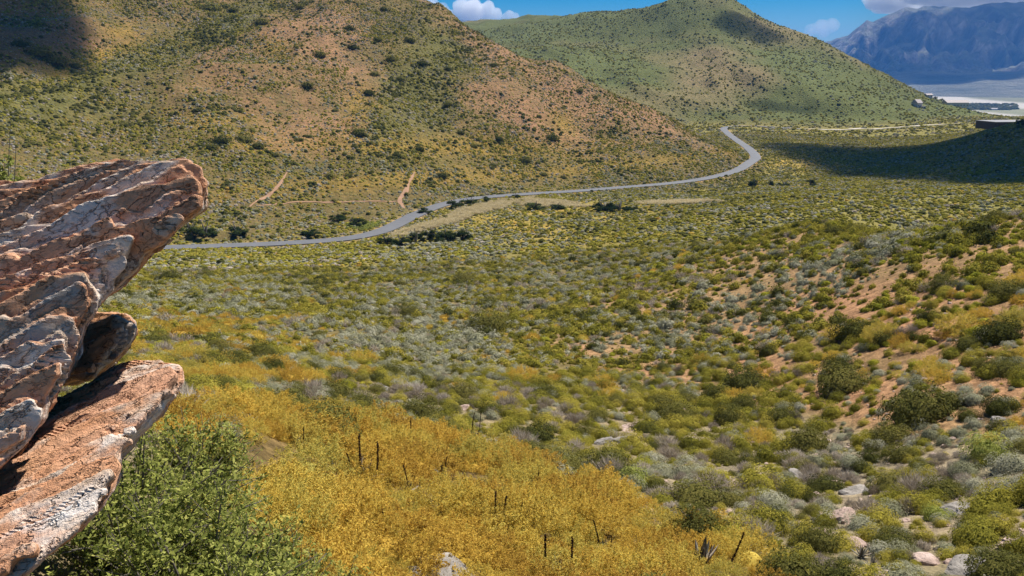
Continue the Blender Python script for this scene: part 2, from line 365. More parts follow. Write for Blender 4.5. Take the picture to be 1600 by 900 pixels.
st = m.n('TexVoronoi', {'feature': 'F1'}, Vector=pos, Scale=6.5, Randomness=1.0); colr = m.mix(m.ramp(st.outputs['Distance'], [(0.12, (0.75,) * 3), (0.34, (0,) * 3)]), colr, m.mix(1.0, colr, m.ramp(st.outputs['Color'], [(0.1, (0.35,) * 3), (0.5, (0.9,) * 3), (0.9, (1.9, 1.8, 1.7))]), 'MULTIPLY'))
hgt = m.math('ADD', m.math('MULTIPLY', fac, 1.2), m.math('ADD', m.math('MULTIPLY', nf, 0.22), m.math('MULTIPLY', ng, 0.03)))
bp = m.n('Bump', None, Strength=0.9, Distance=1.0, Height=hgt)
bs = m.n('BsdfPrincipled', None, Base_Color=colr, Roughness=0.95, Normal=bp.outputs[0]); bs.inputs['Specular IOR Level'].default_value = 0.1
m.t.links.new(bs.outputs[0], m.out.inputs[0])
gme.materials.append(m.m)
tag(link('ground', gme), 'scrub covered valley floor and hillsides of reddish soil', None, None, 'structure')

# ------------------------------------------------------------------ road, tracks and footpaths
def ribbon(name, P, width, off, mat, label, crown=0.0, nx=5, wob=0.0):
    P = np.asarray(P); t = np.gradient(P[:, :2], axis=0); t /= np.hypot(t[:, 0], t[:, 1])[:, None] + 1e-9
    nrm = np.stack([-t[:, 1], t[:, 0]], 1); V = []
    W = width * (1 + wob * fbm(np.arange(len(P)) * 0.17, np.zeros(len(P)) + 3, oct=3, seed=len(P)) * 1.8)
    if not crown: W = W * np.clip(np.minimum(np.arange(len(P)), np.arange(len(P))[::-1]) / 9 + 0.25, 0, 1)
    for k, s in enumerate(np.linspace(-0.5, 0.5, nx)):
        q = P[:, :2] + nrm * (s * W)[:, None]
        z = (P[:, 2] + 0.06 + crown * (1 - 4 * s * s)) if crown else zat(q[:, 0], q[:, 1]) + off
        V.append(np.c_[q, z])
    V.append(np.c_[V[-1][:, :2], V[-1][:, 2] - 0.5]); V.insert(0, np.c_[V[0][:, :2], V[0][:, 2] - 0.5])
    V = np.stack(V, 1); n, kx = V.shape[:2]; ii = np.arange(n * kx).reshape(n, kx)
    F = np.stack([ii[:-1, :-1], ii[1:, :-1], ii[1:, 1:], ii[:-1, 1:]], -1).reshape(-1, 4)[:, ::-1]
    me = mesh_np(name, V.reshape(-1, 3), F, False); return tag(link(name, me, mat), label, None, None, 'structure')
m = NT('asphalt'); pos = m.n('NewGeometry').outputs['Position']
ac = m.mix(m.noise(pos, 0.3, 5), c4((0.075, 0.077, 0.084)), c4((0.135, 0.137, 0.148))); ac = m.mix(0.5, ac, m.ramp(m.noise(pos, 9, 4), [(0.3, (0.75,) * 3), (0.7, (1.2,) * 3)]), 'MULTIPLY')
bs = m.n('BsdfPrincipled', None, Base_Color=ac, Roughness=0.75); m.t.links.new(bs.outputs[0], m.out.inputs[0]); M_ROAD = m.m
def soil_mat(name, a, b):
    m = NT(name); pos = m.n('NewGeometry').outputs['Position']
    bs = m.n('BsdfPrincipled', None, Base_Color=m.mix(m.noise(pos, 0.9, 6, 0.65), c4(a), c4(b)), Roughness=0.95)
    m.t.links.new(bs.outputs[0], m.out.inputs[0]); return m.m
M_PATH = soil_mat('reddish_path_soil', (0.22, 0.12, 0.065), (0.38, 0.22, 0.13)); M_TRACK = soil_mat('pale_track_gravel', (0.36, 0.31, 0.25), (0.52, 0.46, 0.38))
ribbon('road', road_c, 6.2, 0.1, M_ROAD, 'narrow grey tarred road winding along the foot of the hill', 0.10, 7)
def px_path(L, step=1.0, sm=6): return smooth_path(resample(catmull(np.array([hit(*p) for p in L]), 14), step), sm)
PATHS = [('footpath', [(648,270),(640,285),(634,300),(624,312),(632,326)], 1.5, M_PATH, 'steep reddish footpath dropping from the hill to the road'),
 ('footpath', [(449,270),(440,285),(428,300),(404,313),(390,324)], 1.2, M_PATH, 'reddish footpath climbing the hillside behind the rock ledge'),
 ('footpath', [(400,324),(450,319),(500,316),(560,315),(624,314)], 0.8, M_PATH, 'thin level footpath linking the two reddish paths'),
 ('gravel_track', [(1262,202),(1320,203),(1390,200),(1450,196),(1500,193)], 6.5, M_TRACK, 'pale gravel track running on from the road below the far hill')]
path_lines = []
for nm, L, wd, mt, lb in PATHS:
    P = px_path(L); path_lines.append((P, wd)); ribbon(nm, P, wd, 0.12 if wd < 3 else 0.3, mt, lb, 0, 5, 0.45)

# ------------------------------------------------------------------ far mountains
q_x = [300,640,700,745,800,900,1100,1240,1270,1295,1318,1328,1345,1370,1410,1480,1560,1640,1800,2100]
q_y = [40,34,29,31,40,55,60,70,62,52,32,37,29,19,17,16,16,15,16,26]
MA, MD = 640, 300
ma = np.linspace(R(-25), R(46), MA); md = np.linspace(5000, 12500, MD)
A2, D2 = np.meshgrid(ma, md, indexing='ij'); X2, Y2 = np.sin(A2) * D2, np.cos(A2) * D2
pxm = 800 + FPX * np.tan(A2) * 0.985
ridge_py = np.interp(pxm, q_x, q_y); top = 9300 * np.tan(PITCH + np.arctan((450 - ridge_py) / FPX) * 1.0 - 2 * PITCH) 
H = np.maximum(top + 150, 60) * (1 + 0.035 * fbm(A2 * 60, 0 * A2, oct=4, seed=77))
warp = fbm(X2 / 2600, Y2 / 2600, oct=3, seed=71) * 420
t = np.clip((D2 + warp * 0.7 - 5400) / (9300 - 5400), 0, 1)
prof = np.where(t < 0.5, 0.34 * (t / 0.5) ** 1.6, 0.34 + 0.66 * sstep(0.48, 1.02, t))
rid = 1 - np.abs(fbm(X2 / 900 + 0.4 * fbm(X2 / 400, Y2 / 400, seed=5), Y2 / 1700, oct=5, seed=73, gain=0.6)) * 2.2
rid2 = 1 - np.abs(fbm(X2 / 330, Y2 / 560, oct=4, seed=79, gain=0.6)) * 2
amp = sstep(0.30, 0.62, t) * (1 - 0.95 * sstep(0.82, 1.0, t))
Z2 = -150 + H * prof + amp * (-(1 - rid) * 230 - (1 - rid2) * 170 - 60 * (1 - np.abs(fbm(X2 / 130, Y2 / 260, oct=3, seed=83)) * 2)) + 25 * sstep(0.05, 0.3, t) * fbm(X2 / 600, Y2 / 600, oct=4, seed=81)
Z2 = np.minimum(Z2, -150 + (H - 150) * D2 / 9300 + 150 * D2 / 9300)
Z2 = np.where(D2 > 9300, Z2 - (D2 - 9300) * 0.22, Z2); Z2[:, 0] = -260
Z2 = np.where(D2 < 5450, np.minimum(Z2, -155), Z2)
MTOP = float(Z2.max())
ii = np.arange(MA * MD).reshape(MA, MD)
me = mesh_np('mountain', np.stack([X2, Y2, Z2], -1).reshape(-1, 3), np.stack([ii[:-1, :-1], ii[1:, :-1], ii[1:, 1:], ii[:-1, 1:]], -1).reshape(-1, 4), True)
m = NT('mountain_rock'); geo = m.n('NewGeometry'); pos = geo.outputs['Position']
mp = m.n('Mapping', None, Vector=pos); mp.inputs['Scale'].default_value = (0.0045, 0.0045, 0.0016)
sep = m.n('SeparateXYZ', None, Vector=geo.outputs['Normal'])
rock = m.ramp(m.noise(mp.outputs[0], 1.0, 8, 0.65), [(0.3, (0.03, 0.034, 0.04)), (0.48, (0.13, 0.115, 0.11)), (0.64, (0.44, 0.37, 0.33))])
veg = m.ramp(m.noise(pos, 0.004, 6, 0.6), [(0.35, (0.09, 0.10, 0.075)), (0.7, (0.20, 0.19, 0.14))])
colr = m.mix(m.ramp(sep.outputs[2], [(0.62, (0,) * 3), (0.86, (1,) * 3)]), rock, veg)
bp = m.n('Bump', None, Strength=1.0, Distance=90.0, Height=m.noise(mp.outputs[0], 2.5, 8, 0.65))
bs = m.n('BsdfPrincipled', None, Base_Color=colr, Roughness=1.0, Normal=bp.outputs[0]); m.t.links.new(bs.outputs[0], m.out.inputs[0])
tag(link('mountain', me, m.m), 'tall blue rocky mountain range with its summit in cloud', None, None, 'structure')

# ------------------------------------------------------------------ rock ledge in the foreground
m = NT('layered_rock'); bed = m.n('Attribute', {'attribute_name': 'bed'}).outputs['Vector']; pos = m.n('NewGeometry').outputs['Position']
def mapped(sx, sy, sz, off=0.0):
    q = m.n('Mapping', None, Vector=bed); q.inputs['Scale'].default_value = (sx, sy, sz); q.inputs['Location'].default_value = (off, off * 1.7, off * 0.6); return q.outputs[0]
n1 = m.noise(mapped(0.8, 1.5, 5.5), 1.5, 6, 0.58); n2 = m.noise(mapped(0.8, 1.5, 7.0, 4.3), 1.9, 6, 0.6); n3 = m.noise(mapped(2.5, 3.5, 20, 9.1), 2.5, 7, 0.65); n4 = m.noise(pos, 38.0, 5, 0.7)
colr = m.ramp(n1, [(0.30, (0.32, 0.27, 0.23)), (0.36, (0.52, 0.46, 0.41)), (0.44, (0.66, 0.47, 0.33)), (0.52, (0.80, 0.66, 0.55)), (0.66, (0.86, 0.79, 0.73))])
oran = m.ramp(n2, [(0.435, (0,) * 3), (0.53, (0.85,) * 3)])
colr = m.mix(oran, colr, m.mix(n3, c4((0.66, 0.23, 0.08)), c4((0.70, 0.40, 0.22))))
strk = m.ramp(n3, [(0.24, (0.55, 0.5, 0.47)), (0.36, (1.0, 1.0, 1.0)), (0.62, (1.0, 1.0, 1.0)), (0.78, (1.25, 1.2, 1.15))])
n5 = m.noise(mapped(1.3, 2.2, 11, 2.2), 2.0, 5, 0.6); n6 = m.noise(mapped(2.6, 4.5, 30, 6.6), 2.0, 5, 0.6)
ck = m.math('MULTIPLY', m.ramp(n5, [(0.486, (1,) * 3), (0.498, (0,) * 3), (0.502, (0,) * 3), (0.510, (1,) * 3)]), m.ramp(n6, [(0.484, (1,) * 3), (0.498, (0.35,) * 3), (0.502, (0.35,) * 3), (0.515, (1,) * 3)]))
colr = m.mix(1.0, colr, m.ramp(ck, [(0.0, (0.34, 0.29, 0.26)), (0.55, (1, 1, 1))]), 'MULTIPLY')
colr = m.mix(0.9, colr, strk, 'MULTIPLY'); colr = m.mix(0.45, colr, m.ramp(n4, [(0.3, (0.66,) * 3), (0.7, (1.25,) * 3)]), 'MULTIPLY')
hh = m.math('ADD', m.math('ADD', m.math('MULTIPLY', n3, 0.9), m.math('MULTIPLY', ck, 0.5)), m.math('MULTIPLY', n4, 0.4)); bp = m.n('Bump', None, Strength=0.9, Distance=0.032, Height=hh)
bs = m.n('BsdfPrincipled', None, Base_Color=colr, Roughness=0.85, Normal=bp.outputs[0]); bs.inputs['Specular IOR Level'].default_value = 0.25
m.t.links.new(bs.outputs[0], m.out.inputs[0]); M_ROCK = m.m

def layered_rock(name, outline, lit, plane, thick, h, label, recede=1.8, screen_deg=28, tilt=34, seed=0, amp=1.0):
    (p1, p2, p3) = plane; M = np.array([[1, p[0], p[1]] for p in plane], float)
    iv = np.linalg.solve(M, np.array([1 / p[2] for p in plane]))          # 1/depth is linear on a plane
    W = at_depth(np.array([p[0] for p in plane]), np.array([p[1] for p in plane]), np.array([p[2] for p in plane]))
    nT = np.cross(W[1] - W[0], W[2] - W[0]); nT /= np.linalg.norm(nT); nT *= np.sign(nT[2])
    c0 = np.mean(W, 0); sd = np.array([math.cos(R(screen_deg)), math.sin(R(screen_deg)) * SP, math.sin(R(screen_deg)) * CP])
    e1 = sd - nT * (sd @ nT) ; e1 /= np.linalg.norm(e1)
    rot = np.array(Matrix.Rotation(R(tilt), 3, Vector(e1))); b = rot @ nT; e2 = np.cross(b, e1)
    O = np.array(outline, float); ds = 1 / np.maximum(iv[0] + O @ iv[1:], 0.12)
    cor = np.concatenate([at_depth(O[:, 0], O[:, 1], ds), at_depth(O[:, 0], O[:, 1], ds + thick + 0.3)])
    lo, hi = cor.min(0) - 0.12, cor.max(0) + 0.12
    def base(P):
        u, v, D = project(P[:, 0], P[:, 1], P[:, 2]); u = u.astype(np.float32); v = v.astype(np.float32)
        Dt = 1 / np.maximum(iv[0] + iv[1] * u + iv[2] * v, 0.1)
        Df = Dt + np.maximum(0, poly_sd(u, v, lit)) * D / FPX * recede
        return np.maximum(np.maximum((Df - D) * 0.62, poly_sd(u, v, outline) * D / FPX), (D - Df - thick) * 0.8)
    n = np.ceil((hi - lo) / h).astype(int); k = 5
    g = [np.arange(0, n[i] + k, k) * h + lo[i] for i in range(3)]
    Gc = np.stack(np.meshgrid(*g, indexing='ij'), -1); fc = base(Gc.reshape(-1, 3)).reshape(Gc.shape[:3])
    near = np.abs(fc) < h * k * 1.8 + 0.10
    big = np.repeat(np.repeat(np.repeat(fc, k, 0), k, 1), k, 2).astype(np.float32); nb_ = np.repeat(np.repeat(np.repeat(near, k, 0), k, 1), k, 2)
    def tri3(P):                                   # the base shape between its coarse grid points
        q = np.clip((P - lo) / (h * k), 0, np.array(fc.shape) - 1.001); q0 = q.astype(int); t = (q - q0).astype(np.float32); r = 0
        for a in (0, 1):
            for b2 in (0, 1):
                for c in (0, 1):
                    r = r + fc[q0[:, 0] + a, q0[:, 1] + b2, q0[:, 2] + c] * (t[:, 0] if a else 1 - t[:, 0]) * (t[:, 1] if b2 else 1 - t[:, 1]) * (t[:, 2] if c else 1 - t[:, 2])
        return r
    rs = np.random.default_rng(seed); th = rs.choice([0.016, 0.024, 0.035, 0.05, 0.075], 500, p=[.2, .3, .25, .15, .1]) * rs.uniform(0.8, 1.25, 500) * 1.15
    wb = np.cumsum(th) - th.sum() / 2; prot = rs.uniform(-1, 1, 501) * 0.030 + rs.choice([0, 0.05], 501, p=[.86, .14]); ph = rs.uniform(0, 9, (501, 6)); fq = rs.uniform(0.7, 1.4, (501, 4)); di = rs.uniform(0, 6.28, (501, 3))
    saw = lambda x: np.abs(2 * (x - np.floor(x)) - 1) * 2 - 1
    I = np.stack(np.nonzero(nb_), 1); P = (I * h + lo); f = np.empty(len(P), np.float32)
    for s in range(0, len(P), 400000):
        p = P[s:s + 400000]; q = p - c0; a1, a2, w0 = q @ e1, q @ e2, q @ b
        w = w0 + 0.05 * fbm(a1 * 0.9, a2 * 0.9, w0 * 0.9, 2, seed + 1) + 0.010 * vnoise(a1 * 2.5, a2 * 4, w0 * 4, seed + 2)
        L = np.clip(np.searchsorted(wb, w), 1, 498); res = np.full(len(p), 1e3)
        nb2_ = np.where(w - wb[L - 1] < wb[L] - w, L - 1, L + 1)
        for K_ in (L, nb2_):
            wl, wh = wb[K_ - 1], wb[K_]; wc = (wl + wh) / 2; half = (wh - wl) / 2
            body = tri3(p + b[None] * (wc - w)[:, None])
            c1, s1 = np.cos(di[K_, 0]), np.sin(di[K_, 0]); c2, s2 = np.cos(di[K_, 1]), np.sin(di[K_, 1])
            g1 = a1 * 0.4; j1 = saw((g1 * c1 + a2 * s1) * 1.7 * fq[K_, 0] + ph[K_, 0]); j2 = saw((g1 * c2 + a2 * s2) * 3.9 * fq[K_, 1] + ph[K_, 1]); j3 = saw((g1 * s1 - a2 * c2) * 8.5 * fq[K_, 2] + ph[K_, 2])
            body = body + amp * (0.030 + prot[K_] + 0.030 * j1 + 0.016 * j2 + 0.007 * j3)
            open_ = 0.004 + 0.010 * np.clip(vnoise(a1 * 1.6 + ph[K_, 3], a2 * 2.2, ph[K_, 4], seed + 5) * 2 - 0.3, 0, 1)
            res = np.minimum(res, np.maximum(body, np.abs(w - wc) - half + np.where(body > -0.05, open_, -0.004)))
        f[s:s + 400000] = res + 0.004 * vnoise(a1 * 12, a2 * 22, w0 * 22, seed + 7)
    big[I[:, 0], I[:, 1], I[:, 2]] = f
    V, Q = surface_nets(big, lo, h)
    me = mesh_np(name, V, Q, False); q = V - c0
    at = me.attributes.new('bed', 'FLOAT_VECTOR', 'POINT'); at.data.foreach_set('vector', np.stack([q @ e1, q @ e2, q @ b], 1).astype(np.float32).ravel())
    o = link(name, me, M_ROCK); return tag(o, label, 'rock', 'layered rocks of the ledge', 'thing')
layered_rock('rock_ledge', [(-160,300),(0,292),(60,286),(110,268),(150,257),(190,254),(240,256),(290,251),(308,266),(322,296),(316,324),(292,340),(262,372),(238,395),(214,420),(180,448),(152,476),(132,510),(116,560),(96,600),(62,655),(32,700),(0,735),(-160,900)],
 [(-160,280),(0,280),(300,240),(330,300),(318,318),(285,335),(255,358),(222,352),(190,382),(150,405),(126,440),(132,470),(102,500),(96,530),(100,570),(84,610),(50,640),(30,690),(0,726),(-160,890)],
 ((322,300,4.3),(0,290,4.75),(0,720,3.45)), 1.3, 0.0105, 'upper rust orange and white layered rock jutting out over the valley', 1.9, 27, 38, 100)
layered_rock('rock_slab', [(150,590),(182,570),(235,566),(282,570),(283,596),(262,632),(245,656),(214,682),(192,706),(182,745),(160,792),(120,832),(70,868),(10,915),(-60,940),(-160,940),(-160,700),(60,640)],
 [(60,560),(300,560),(290,596),(262,626),(240,650),(205,676),(186,700),(176,745),(154,788),(110,828),(50,868),(0,915),(-160,960),(-160,640)],
 ((280,580,4.15),(60,640,4.35),(60,860,3.15)), 0.7, 0.0105, 'lower tan layered rock slab sloping below the dark gap', 1.5, 33, 24, 300, 0.6)
layered_rock('rock_block', [(90,560),(120,520),(150,492),(185,489),(204,497),(207,515),(196,545),(178,575),(150,600),(90,610)],
 [(80,540),(120,510),(150,480),(215,480),(212,515),(196,535),(176,560),(140,580),(80,590)],
 ((200,500,5.3),(100,520,5.6),(150,600,4.9)), 0.9, 0.016, 'small brown rock wedged behind the gap between ledge and slab', 1.2, 30, 40, 500, 1.2)

# ------------------------------------------------------------------ plants: meshes and materials
def plant_mat(name, stops, trans=0.18, isl=0.45, rough=0.8):
    m = NT(name); rnd = m.n('ObjectInfo').outputs['Random']; geo = m.n('NewGeometry')
    f = m.math('ADD', m.math('MULTIPLY', rnd, 1 - isl), m.math('MULTIPLY', geo.outputs['Random Per Island'], isl))
    colr = m.ramp(f, stops)
    dif = m.n('BsdfDiffuse', None, Color=colr, Roughness=0.5); tr = m.n('BsdfTranslucent', None, Color=colr)
    mx = m.n('MixShader', None, _0=trans, _1=dif.outputs[0], _2=tr.outputs[0]); m.t.links.new(mx.outputs[0], m.out.inputs[0]); return m.m
PM = {
 'silver': plant_mat('silver_leaves', [(0.1, (0.22, 0.22, 0.12)), (0.5, (0.37, 0.36, 0.23)), (0.9, (0.54, 0.51, 0.39))]),
 'olive': plant_mat('olive_leaves', [(0.1, (0.12, 0.12, 0.022)), (0.4, (0.29, 0.265, 0.042)), (0.7, (0.44, 0.37, 0.06)), (0.95, (0.50, 0.39, 0.10))]),
 'lime': plant_mat('lime_leaves', [(0.1, (0.22, 0.22, 0.028)), (0.5, (0.42, 0.39, 0.045)), (0.9, (0.56, 0.48, 0.065))]),
 'dark': plant_mat('dark_green_leaves', [(0.1, (0.055, 0.062, 0.02)), (0.5, (0.14, 0.138, 0.036)), (0.9, (0.24, 0.21, 0.06))]),
 'gold': plant_mat('golden_sprigs', [(0.1, (0.36, 0.235, 0.055)), (0.26, (0.63, 0.40, 0.08)), (0.45, (0.76, 0.53, 0.10)), (0.68, (0.74, 0.58, 0.13)), (0.92, (0.46, 0.44, 0.12))], 0.35, 0.4),
 'dry': plant_mat('dry_grey_twigs', [(0.1, (0.30, 0.24, 0.17)), (0.5, (0.48, 0.40, 0.31)), (0.9, (0.62, 0.54, 0.45))], 0.1),
 'leafy': plant_mat('glossy_green_leaves', [(0.1, (0.12, 0.15, 0.035)), (0.5, (0.33, 0.36, 0.085)), (0.85, (0.52, 0.53, 0.15)), (1.0, (0.64, 0.58, 0.2))], 0.42, 0.9),
 'reed': plant_mat('pale_reeds', [(0.1, (0.50, 0.41, 0.22)), (0.6, (0.68, 0.57, 0.34)), (0.95, (0.76, 0.66, 0.44))], 0.2),
 'tree': plant_mat('tree_leaves', [(0.1, (0.02, 0.033, 0.012)), (0.6, (0.055, 0.075, 0.022)), (0.95, (0.10, 0.12, 0.035))])}
M_BARK = plant_mat('grey_bark', [(0.1, (0.10, 0.085, 0.07)), (0.9, (0.30, 0.27, 0.24))], 0.0)
def unit(a): return a / (np.linalg.norm(a, axis=-1, keepdims=True) + 1e-9)
def leaf_quads(C, N, T, L, W):                    # diamond leaves: centre, normal, direction, length, width
    T = unit(T - N * (T * N).sum(-1, keepdims=True)); S = np.cross(N, T)
    V = np.stack([C - T * L * 0.5, C + S * W * 0.5, C + T * L * 0.5, C - S * W * 0.5], 1)
    return V.reshape(-1, 3), np.arange(len(C) * 4).reshape(-1, 4)
def dome_core(r, hgt, nu, nv, rs, jit):
    V, F = [], []
    for j in range(nv + 1):
        ph = (j / nv) * 0.5 * math.pi
        for i in range(nu):
            th = 2 * math.pi * (i + 0.5 * (j % 2)) / nu; q = r * (1 + rs.uniform(-jit, jit))
            V.append((q * math.cos(ph) * math.cos(th), q * math.cos(ph) * math.sin(th), hgt * (math.sin(ph)) * (1 + rs.uniform(-jit, jit) * 0.6)))
    for j in range(nv):
        for i in range(nu): F.append((j * nu + i, j * nu + (i + 1) % nu, (j + 1) * nu + (i + 1) % nu, (j + 1) * nu + i))
    return np.array(V), np.array(F)
def joinVF(parts):
    V, F, o = [], [], 0
    for v, f in parts: V.append(v); F.append(np.asarray(f) + o); o += len(v)
    return np.concatenate(V), np.concatenate(F)
def bush(n, leaf, hgt, seed, up=0.25, lobes=7, core=0.33, aspect=0.5, spread=0.75):
    rs = np.random.default_rng(seed)
    lc = unit(rs.normal(size=(lobes, 3)) * [1, 1, 0.7]); lc[:, 2] = np.abs(lc[:, 2]); lr = rs.uniform(0.75, 1.12, lobes)
    dr = unit(rs.normal(size=(n, 3)) * [1, 1, 0.85]); dr[:, 2] = np.where(dr[:, 2] < -0.12, -dr[:, 2], dr[:, 2])
    dot = np.clip(dr @ lc.T, -1, 1); best = dot.max(1); lob = lr[dot.argmax(1)] * (0.66 + 0.34 * sstep(0.55, 0.95, best))
    r = 0.5 * lob * (1 - 0.32 * rs.random(n) ** 1.6)
    C = dr * r[:, None]; C[:, 2] = C[:, 2] * 2 * hgt + 0.03
    N = unit(dr * spread * 1.7 + [0, 0, 0.35] + rs.normal(size=(n, 3)) * 0.45); T = unit(rs.normal(size=(n, 3)) + [0, 0, up * 4])
    L = leaf * rs.uniform(0.6, 1.5, n)[:, None]
    parts = [leaf_quads(C, N, T, L, L * aspect)]
    if core: parts.append(dome_core(core, hgt * 0.68, 8, 3, rs, 0.12))
    return joinVF(parts)
def sprigs(n, ln, wd, hgt, seed, lean=0.8, inner=0.55, core=0.30, nup=0.0):
    rs = np.random.default_rng(seed); dr = unit(rs.normal(size=(n, 3)) * [1, 1, 0.9]); dr[:, 2] = np.abs(dr[:, 2])
    lump = 0.82 + 0.3 * vnoise(dr[:, 0] * 2.5, dr[:, 1] * 2.5, dr[:, 2] * 2.5, seed)
    r = 0.5 * lump * (inner + (1 - inner) * rs.random(n) ** 0.5); B = dr * r[:, None]; B[:, 2] *= 2 * hgt
    T = unit(dr * lean + rs.normal(size=(n, 3)) * 0.28 + [0, 0, 0.75]); L = ln * rs.uniform(0.5, 1.3, n)[:, None]
    N = unit(unit(np.cross(T, rs.normal(size=(n, 3)))) + np.array([0.25, 0, 1.0]) * nup)
    parts = [leaf_quads(B + T * L * 0.3, N, T, L, np.full((n, 1), wd))]
    if core: parts.append(dome_core(core, hgt * 0.6, 8, 3, rs, 0.15))
    return joinVF(parts)
def feather(nc, per, seed):                        # a bush of many small upright plumes
    rs = np.random.default_rng(seed); dr = unit(rs.normal(size=(nc, 3)) * [1, 1, 0.8]); dr[:, 2] = np.abs(dr[:, 2])
    C = dr * (0.5 * (0.55 + 0.4 * rs.random(nc) ** 0.6))[:, None]; C[:, 2] *= 0.78
    ax = unit(dr * 0.9 + rs.normal(size=(nc, 3)) * 0.3 + [0, 0, 0.4]); ln = rs.uniform(0.08, 0.17, nc)
    i = np.repeat(np.arange(nc), per); t = rs.random(len(i)); P = C[i] + ax[i] * (ln[i] * (t - 0.35))[:, None] + rs.normal(size=(len(i), 3)) * (0.045 * (1.05 - t))[:, None]
    T = unit(ax[i] * 0.7 + rs.normal(size=(len(i), 3)) * 0.6); N = unit(rs.normal(size=(len(i), 3)) + dr[i] * 0.8); L = rs.uniform(0.011, 0.034, len(i))[:, None]
    return joinVF([leaf_quads(P, N, T, L, L * 0.30), dome_core(0.2, 0.16, 8, 3, rs, 0.15)])
PROTO = {}
def proto(kind, fn_near, fn_mid, far_h):
    c = bpy.data.collections.new('plants_' + kind); L = []
    for i in range(3): L.append(mesh_np(f'{kind}_near', *fn_near(i)))
    for i in range(3): L.append(mesh_np(f'{kind}_mid', *fn_mid(i)))
    for i in range(2):
        rs = np.random.default_rng(90 + i); L.append(mesh_np(f'{kind}_far', *joinVF([dome_core(0.46, far_h, 7, 2, rs, 0.22), bush(26, 0.24, far_h, 40 + i, core=0)])))
    for i, me in enumerate(L):
        me.materials.append(PM[kind]); c.objects.link(bpy.data.objects.new(f'{kind}_{i}', me))
    PROTO[kind] = (c, L)
proto('silver', lambda i: bush(2000, 0.038, 0.50, 10 + i, lobes=18), lambda i: bush(260, 0.10, 0.52, 20 + i, lobes=9), 0.5)
proto('olive', lambda i: bush(2400, 0.042, 0.52, 30 + i, lobes=13, up=0.6, aspect=0.4), lambda i: bush(280, 0.11, 0.55, 40 + i, lobes=7, up=0.6), 0.5)
proto('lime', lambda i: bush(2200, 0.038, 0.46, 50 + i, lobes=7, spread=1.1), lambda i: bush(280, 0.10, 0.48, 60 + i, lobes=4, spread=1.2), 0.5)
proto('dark', lambda i: bush(4200, 0.032, 0.44, 70 + i, lobes=18), lambda i: bush(420, 0.085, 0.42, 80 + i, lobes=9), 0.42)
proto('gold', lambda i: feather(120, 130, 90 + i), lambda i: sprigs(900, 0.10, 0.026, 0.44, 100 + i), 0.4)
proto('dry', lambda i: sprigs(1100, 0.26, 0.012, 0.5, 110 + i, 1.0, 0.3, 0.0, 0.6), lambda i: sprigs(300, 0.26, 0.024, 0.45, 120 + i, 1.0, 0.3, 0.16, 0.8), 0.4)
proto('reed', lambda i: sprigs(500, 0.9, 0.02, 0.6, 130 + i, 0.5, 0.1, 0.0, 0.8), lambda i: sprigs(160, 0.8, 0.05, 0.55, 140 + i, 0.6, 0.1, 0.0, 1.1), 0.8)
proto('leafy', lambda i: bush(2200, 0.05, 0.5, 150 + i, lobes=9, aspect=0.35, up=0.6), lambda i: bush(300, 0.1, 0.5, 160 + i), 0.5)

# ------------------------------------------------------------------ where they grow
BOUL = [(945,694,38,.7,0,'pale grey boulder, larger of the pair beyond the dark shrubs'),(968,690,28,.6,0,'pale grey boulder, smaller of the pair beyond the dark shrubs'),(906,692,16,.6,0,'small white stone left of the pale boulder pair'),(980,672,40,.4,1,'low rock shelf above the pale boulder pair'),(1243,744,26,.6,0,'white boulder in the middle of the near slope'),
 (1335,770,46,.4,0,'long flat pale rock right of the white boulder'),(1308,758,26,.6,1,'pinkish stone left of the long flat rock'),(1320,814,52,.8,1,'large pinkish boulder above the bottom right shrubs'),(1274,820,24,.7,0,'grey stone left of the large pinkish boulder'),(1292,838,40,.4,1,'flat pink rock below the large pinkish boulder'),
 (1508,798,70,.4,0,'big grey boulder on the slope at bottom right'),(1510,892,74,.3,0,'grey rock shelf at the bottom right edge'),(1450,880,40,.5,1,'pinkish rock left of the bottom rock shelf'),
 (705,899,84,.2,0,'flat grey rock at the bottom edge under golden bushes'),(640,899,44,.2,0,'smaller flat rock left of the grey one'),(425,858,40,.6,0,'pale rock among leafy shrubs'),(1010,700,20,.6,1,'small tan stone above the bright leaved shrub'),(1165,830,30,.5,1,'pink stone right of the thicket edge shrub'),
 (1560,660,24,.6,0,'pale stone under the orange bush'),(1340,850,34,.4,1,'flat stone beside the reddish aloes'),(600,610,18,.6,0,'small stone beyond the wide olive shrub'),(660,640,26,.4,1,'pale stony patch rock beyond the aloes'),(720,640,24,.4,1,'flat pale stone above the aloes'),(1385,905,40,.5,1,'reddish rock at the bottom edge')]
HMAX = np.maximum.accumulate(ZG / np.exp(LD)[None], axis=1)
def visible(x, y, z, extra):
    d = np.hypot(x, y); return (z + extra) / d > samp(x, y, HMAX) - 0.0035
bands = [(7, 22, 2.4), (22, 60, 2.6), (60, 150, 1.9), (150, 330, 1.2), (330, 720, 1.25), (720, 1500, 0.065)]
X, Y, S = [], [], []
HA = R(38)
for d0, d1, rho in bands:
    n = int(HA * (d1 * d1 - d0 * d0) * rho); dd = np.sqrt(rng.uniform(d0 * d0, d1 * d1, n)); aa = rng.uniform(-HA, HA, n)
    X.append(np.sin(aa) * dd); Y.append(np.cos(aa) * dd); S.append(np.full(n, 1.0 if d1 < 1000 else 2.2))
for d0, d1, rho, s0 in ((10, 30, 5.0, 0.42), (30, 75, 3.2, 0.5), (75, 150, 1.2, 0.6)):      # low undergrowth between the shrubs
    n = int(HA * (d1 * d1 - d0 * d0) * rho); dd = np.sqrt(rng.uniform(d0 * d0, d1 * d1, n)); aa = rng.uniform(-HA, HA, n)
    X.append(np.sin(aa) * dd); Y.append(np.cos(aa) * dd); S.append(np.full(n, s0))
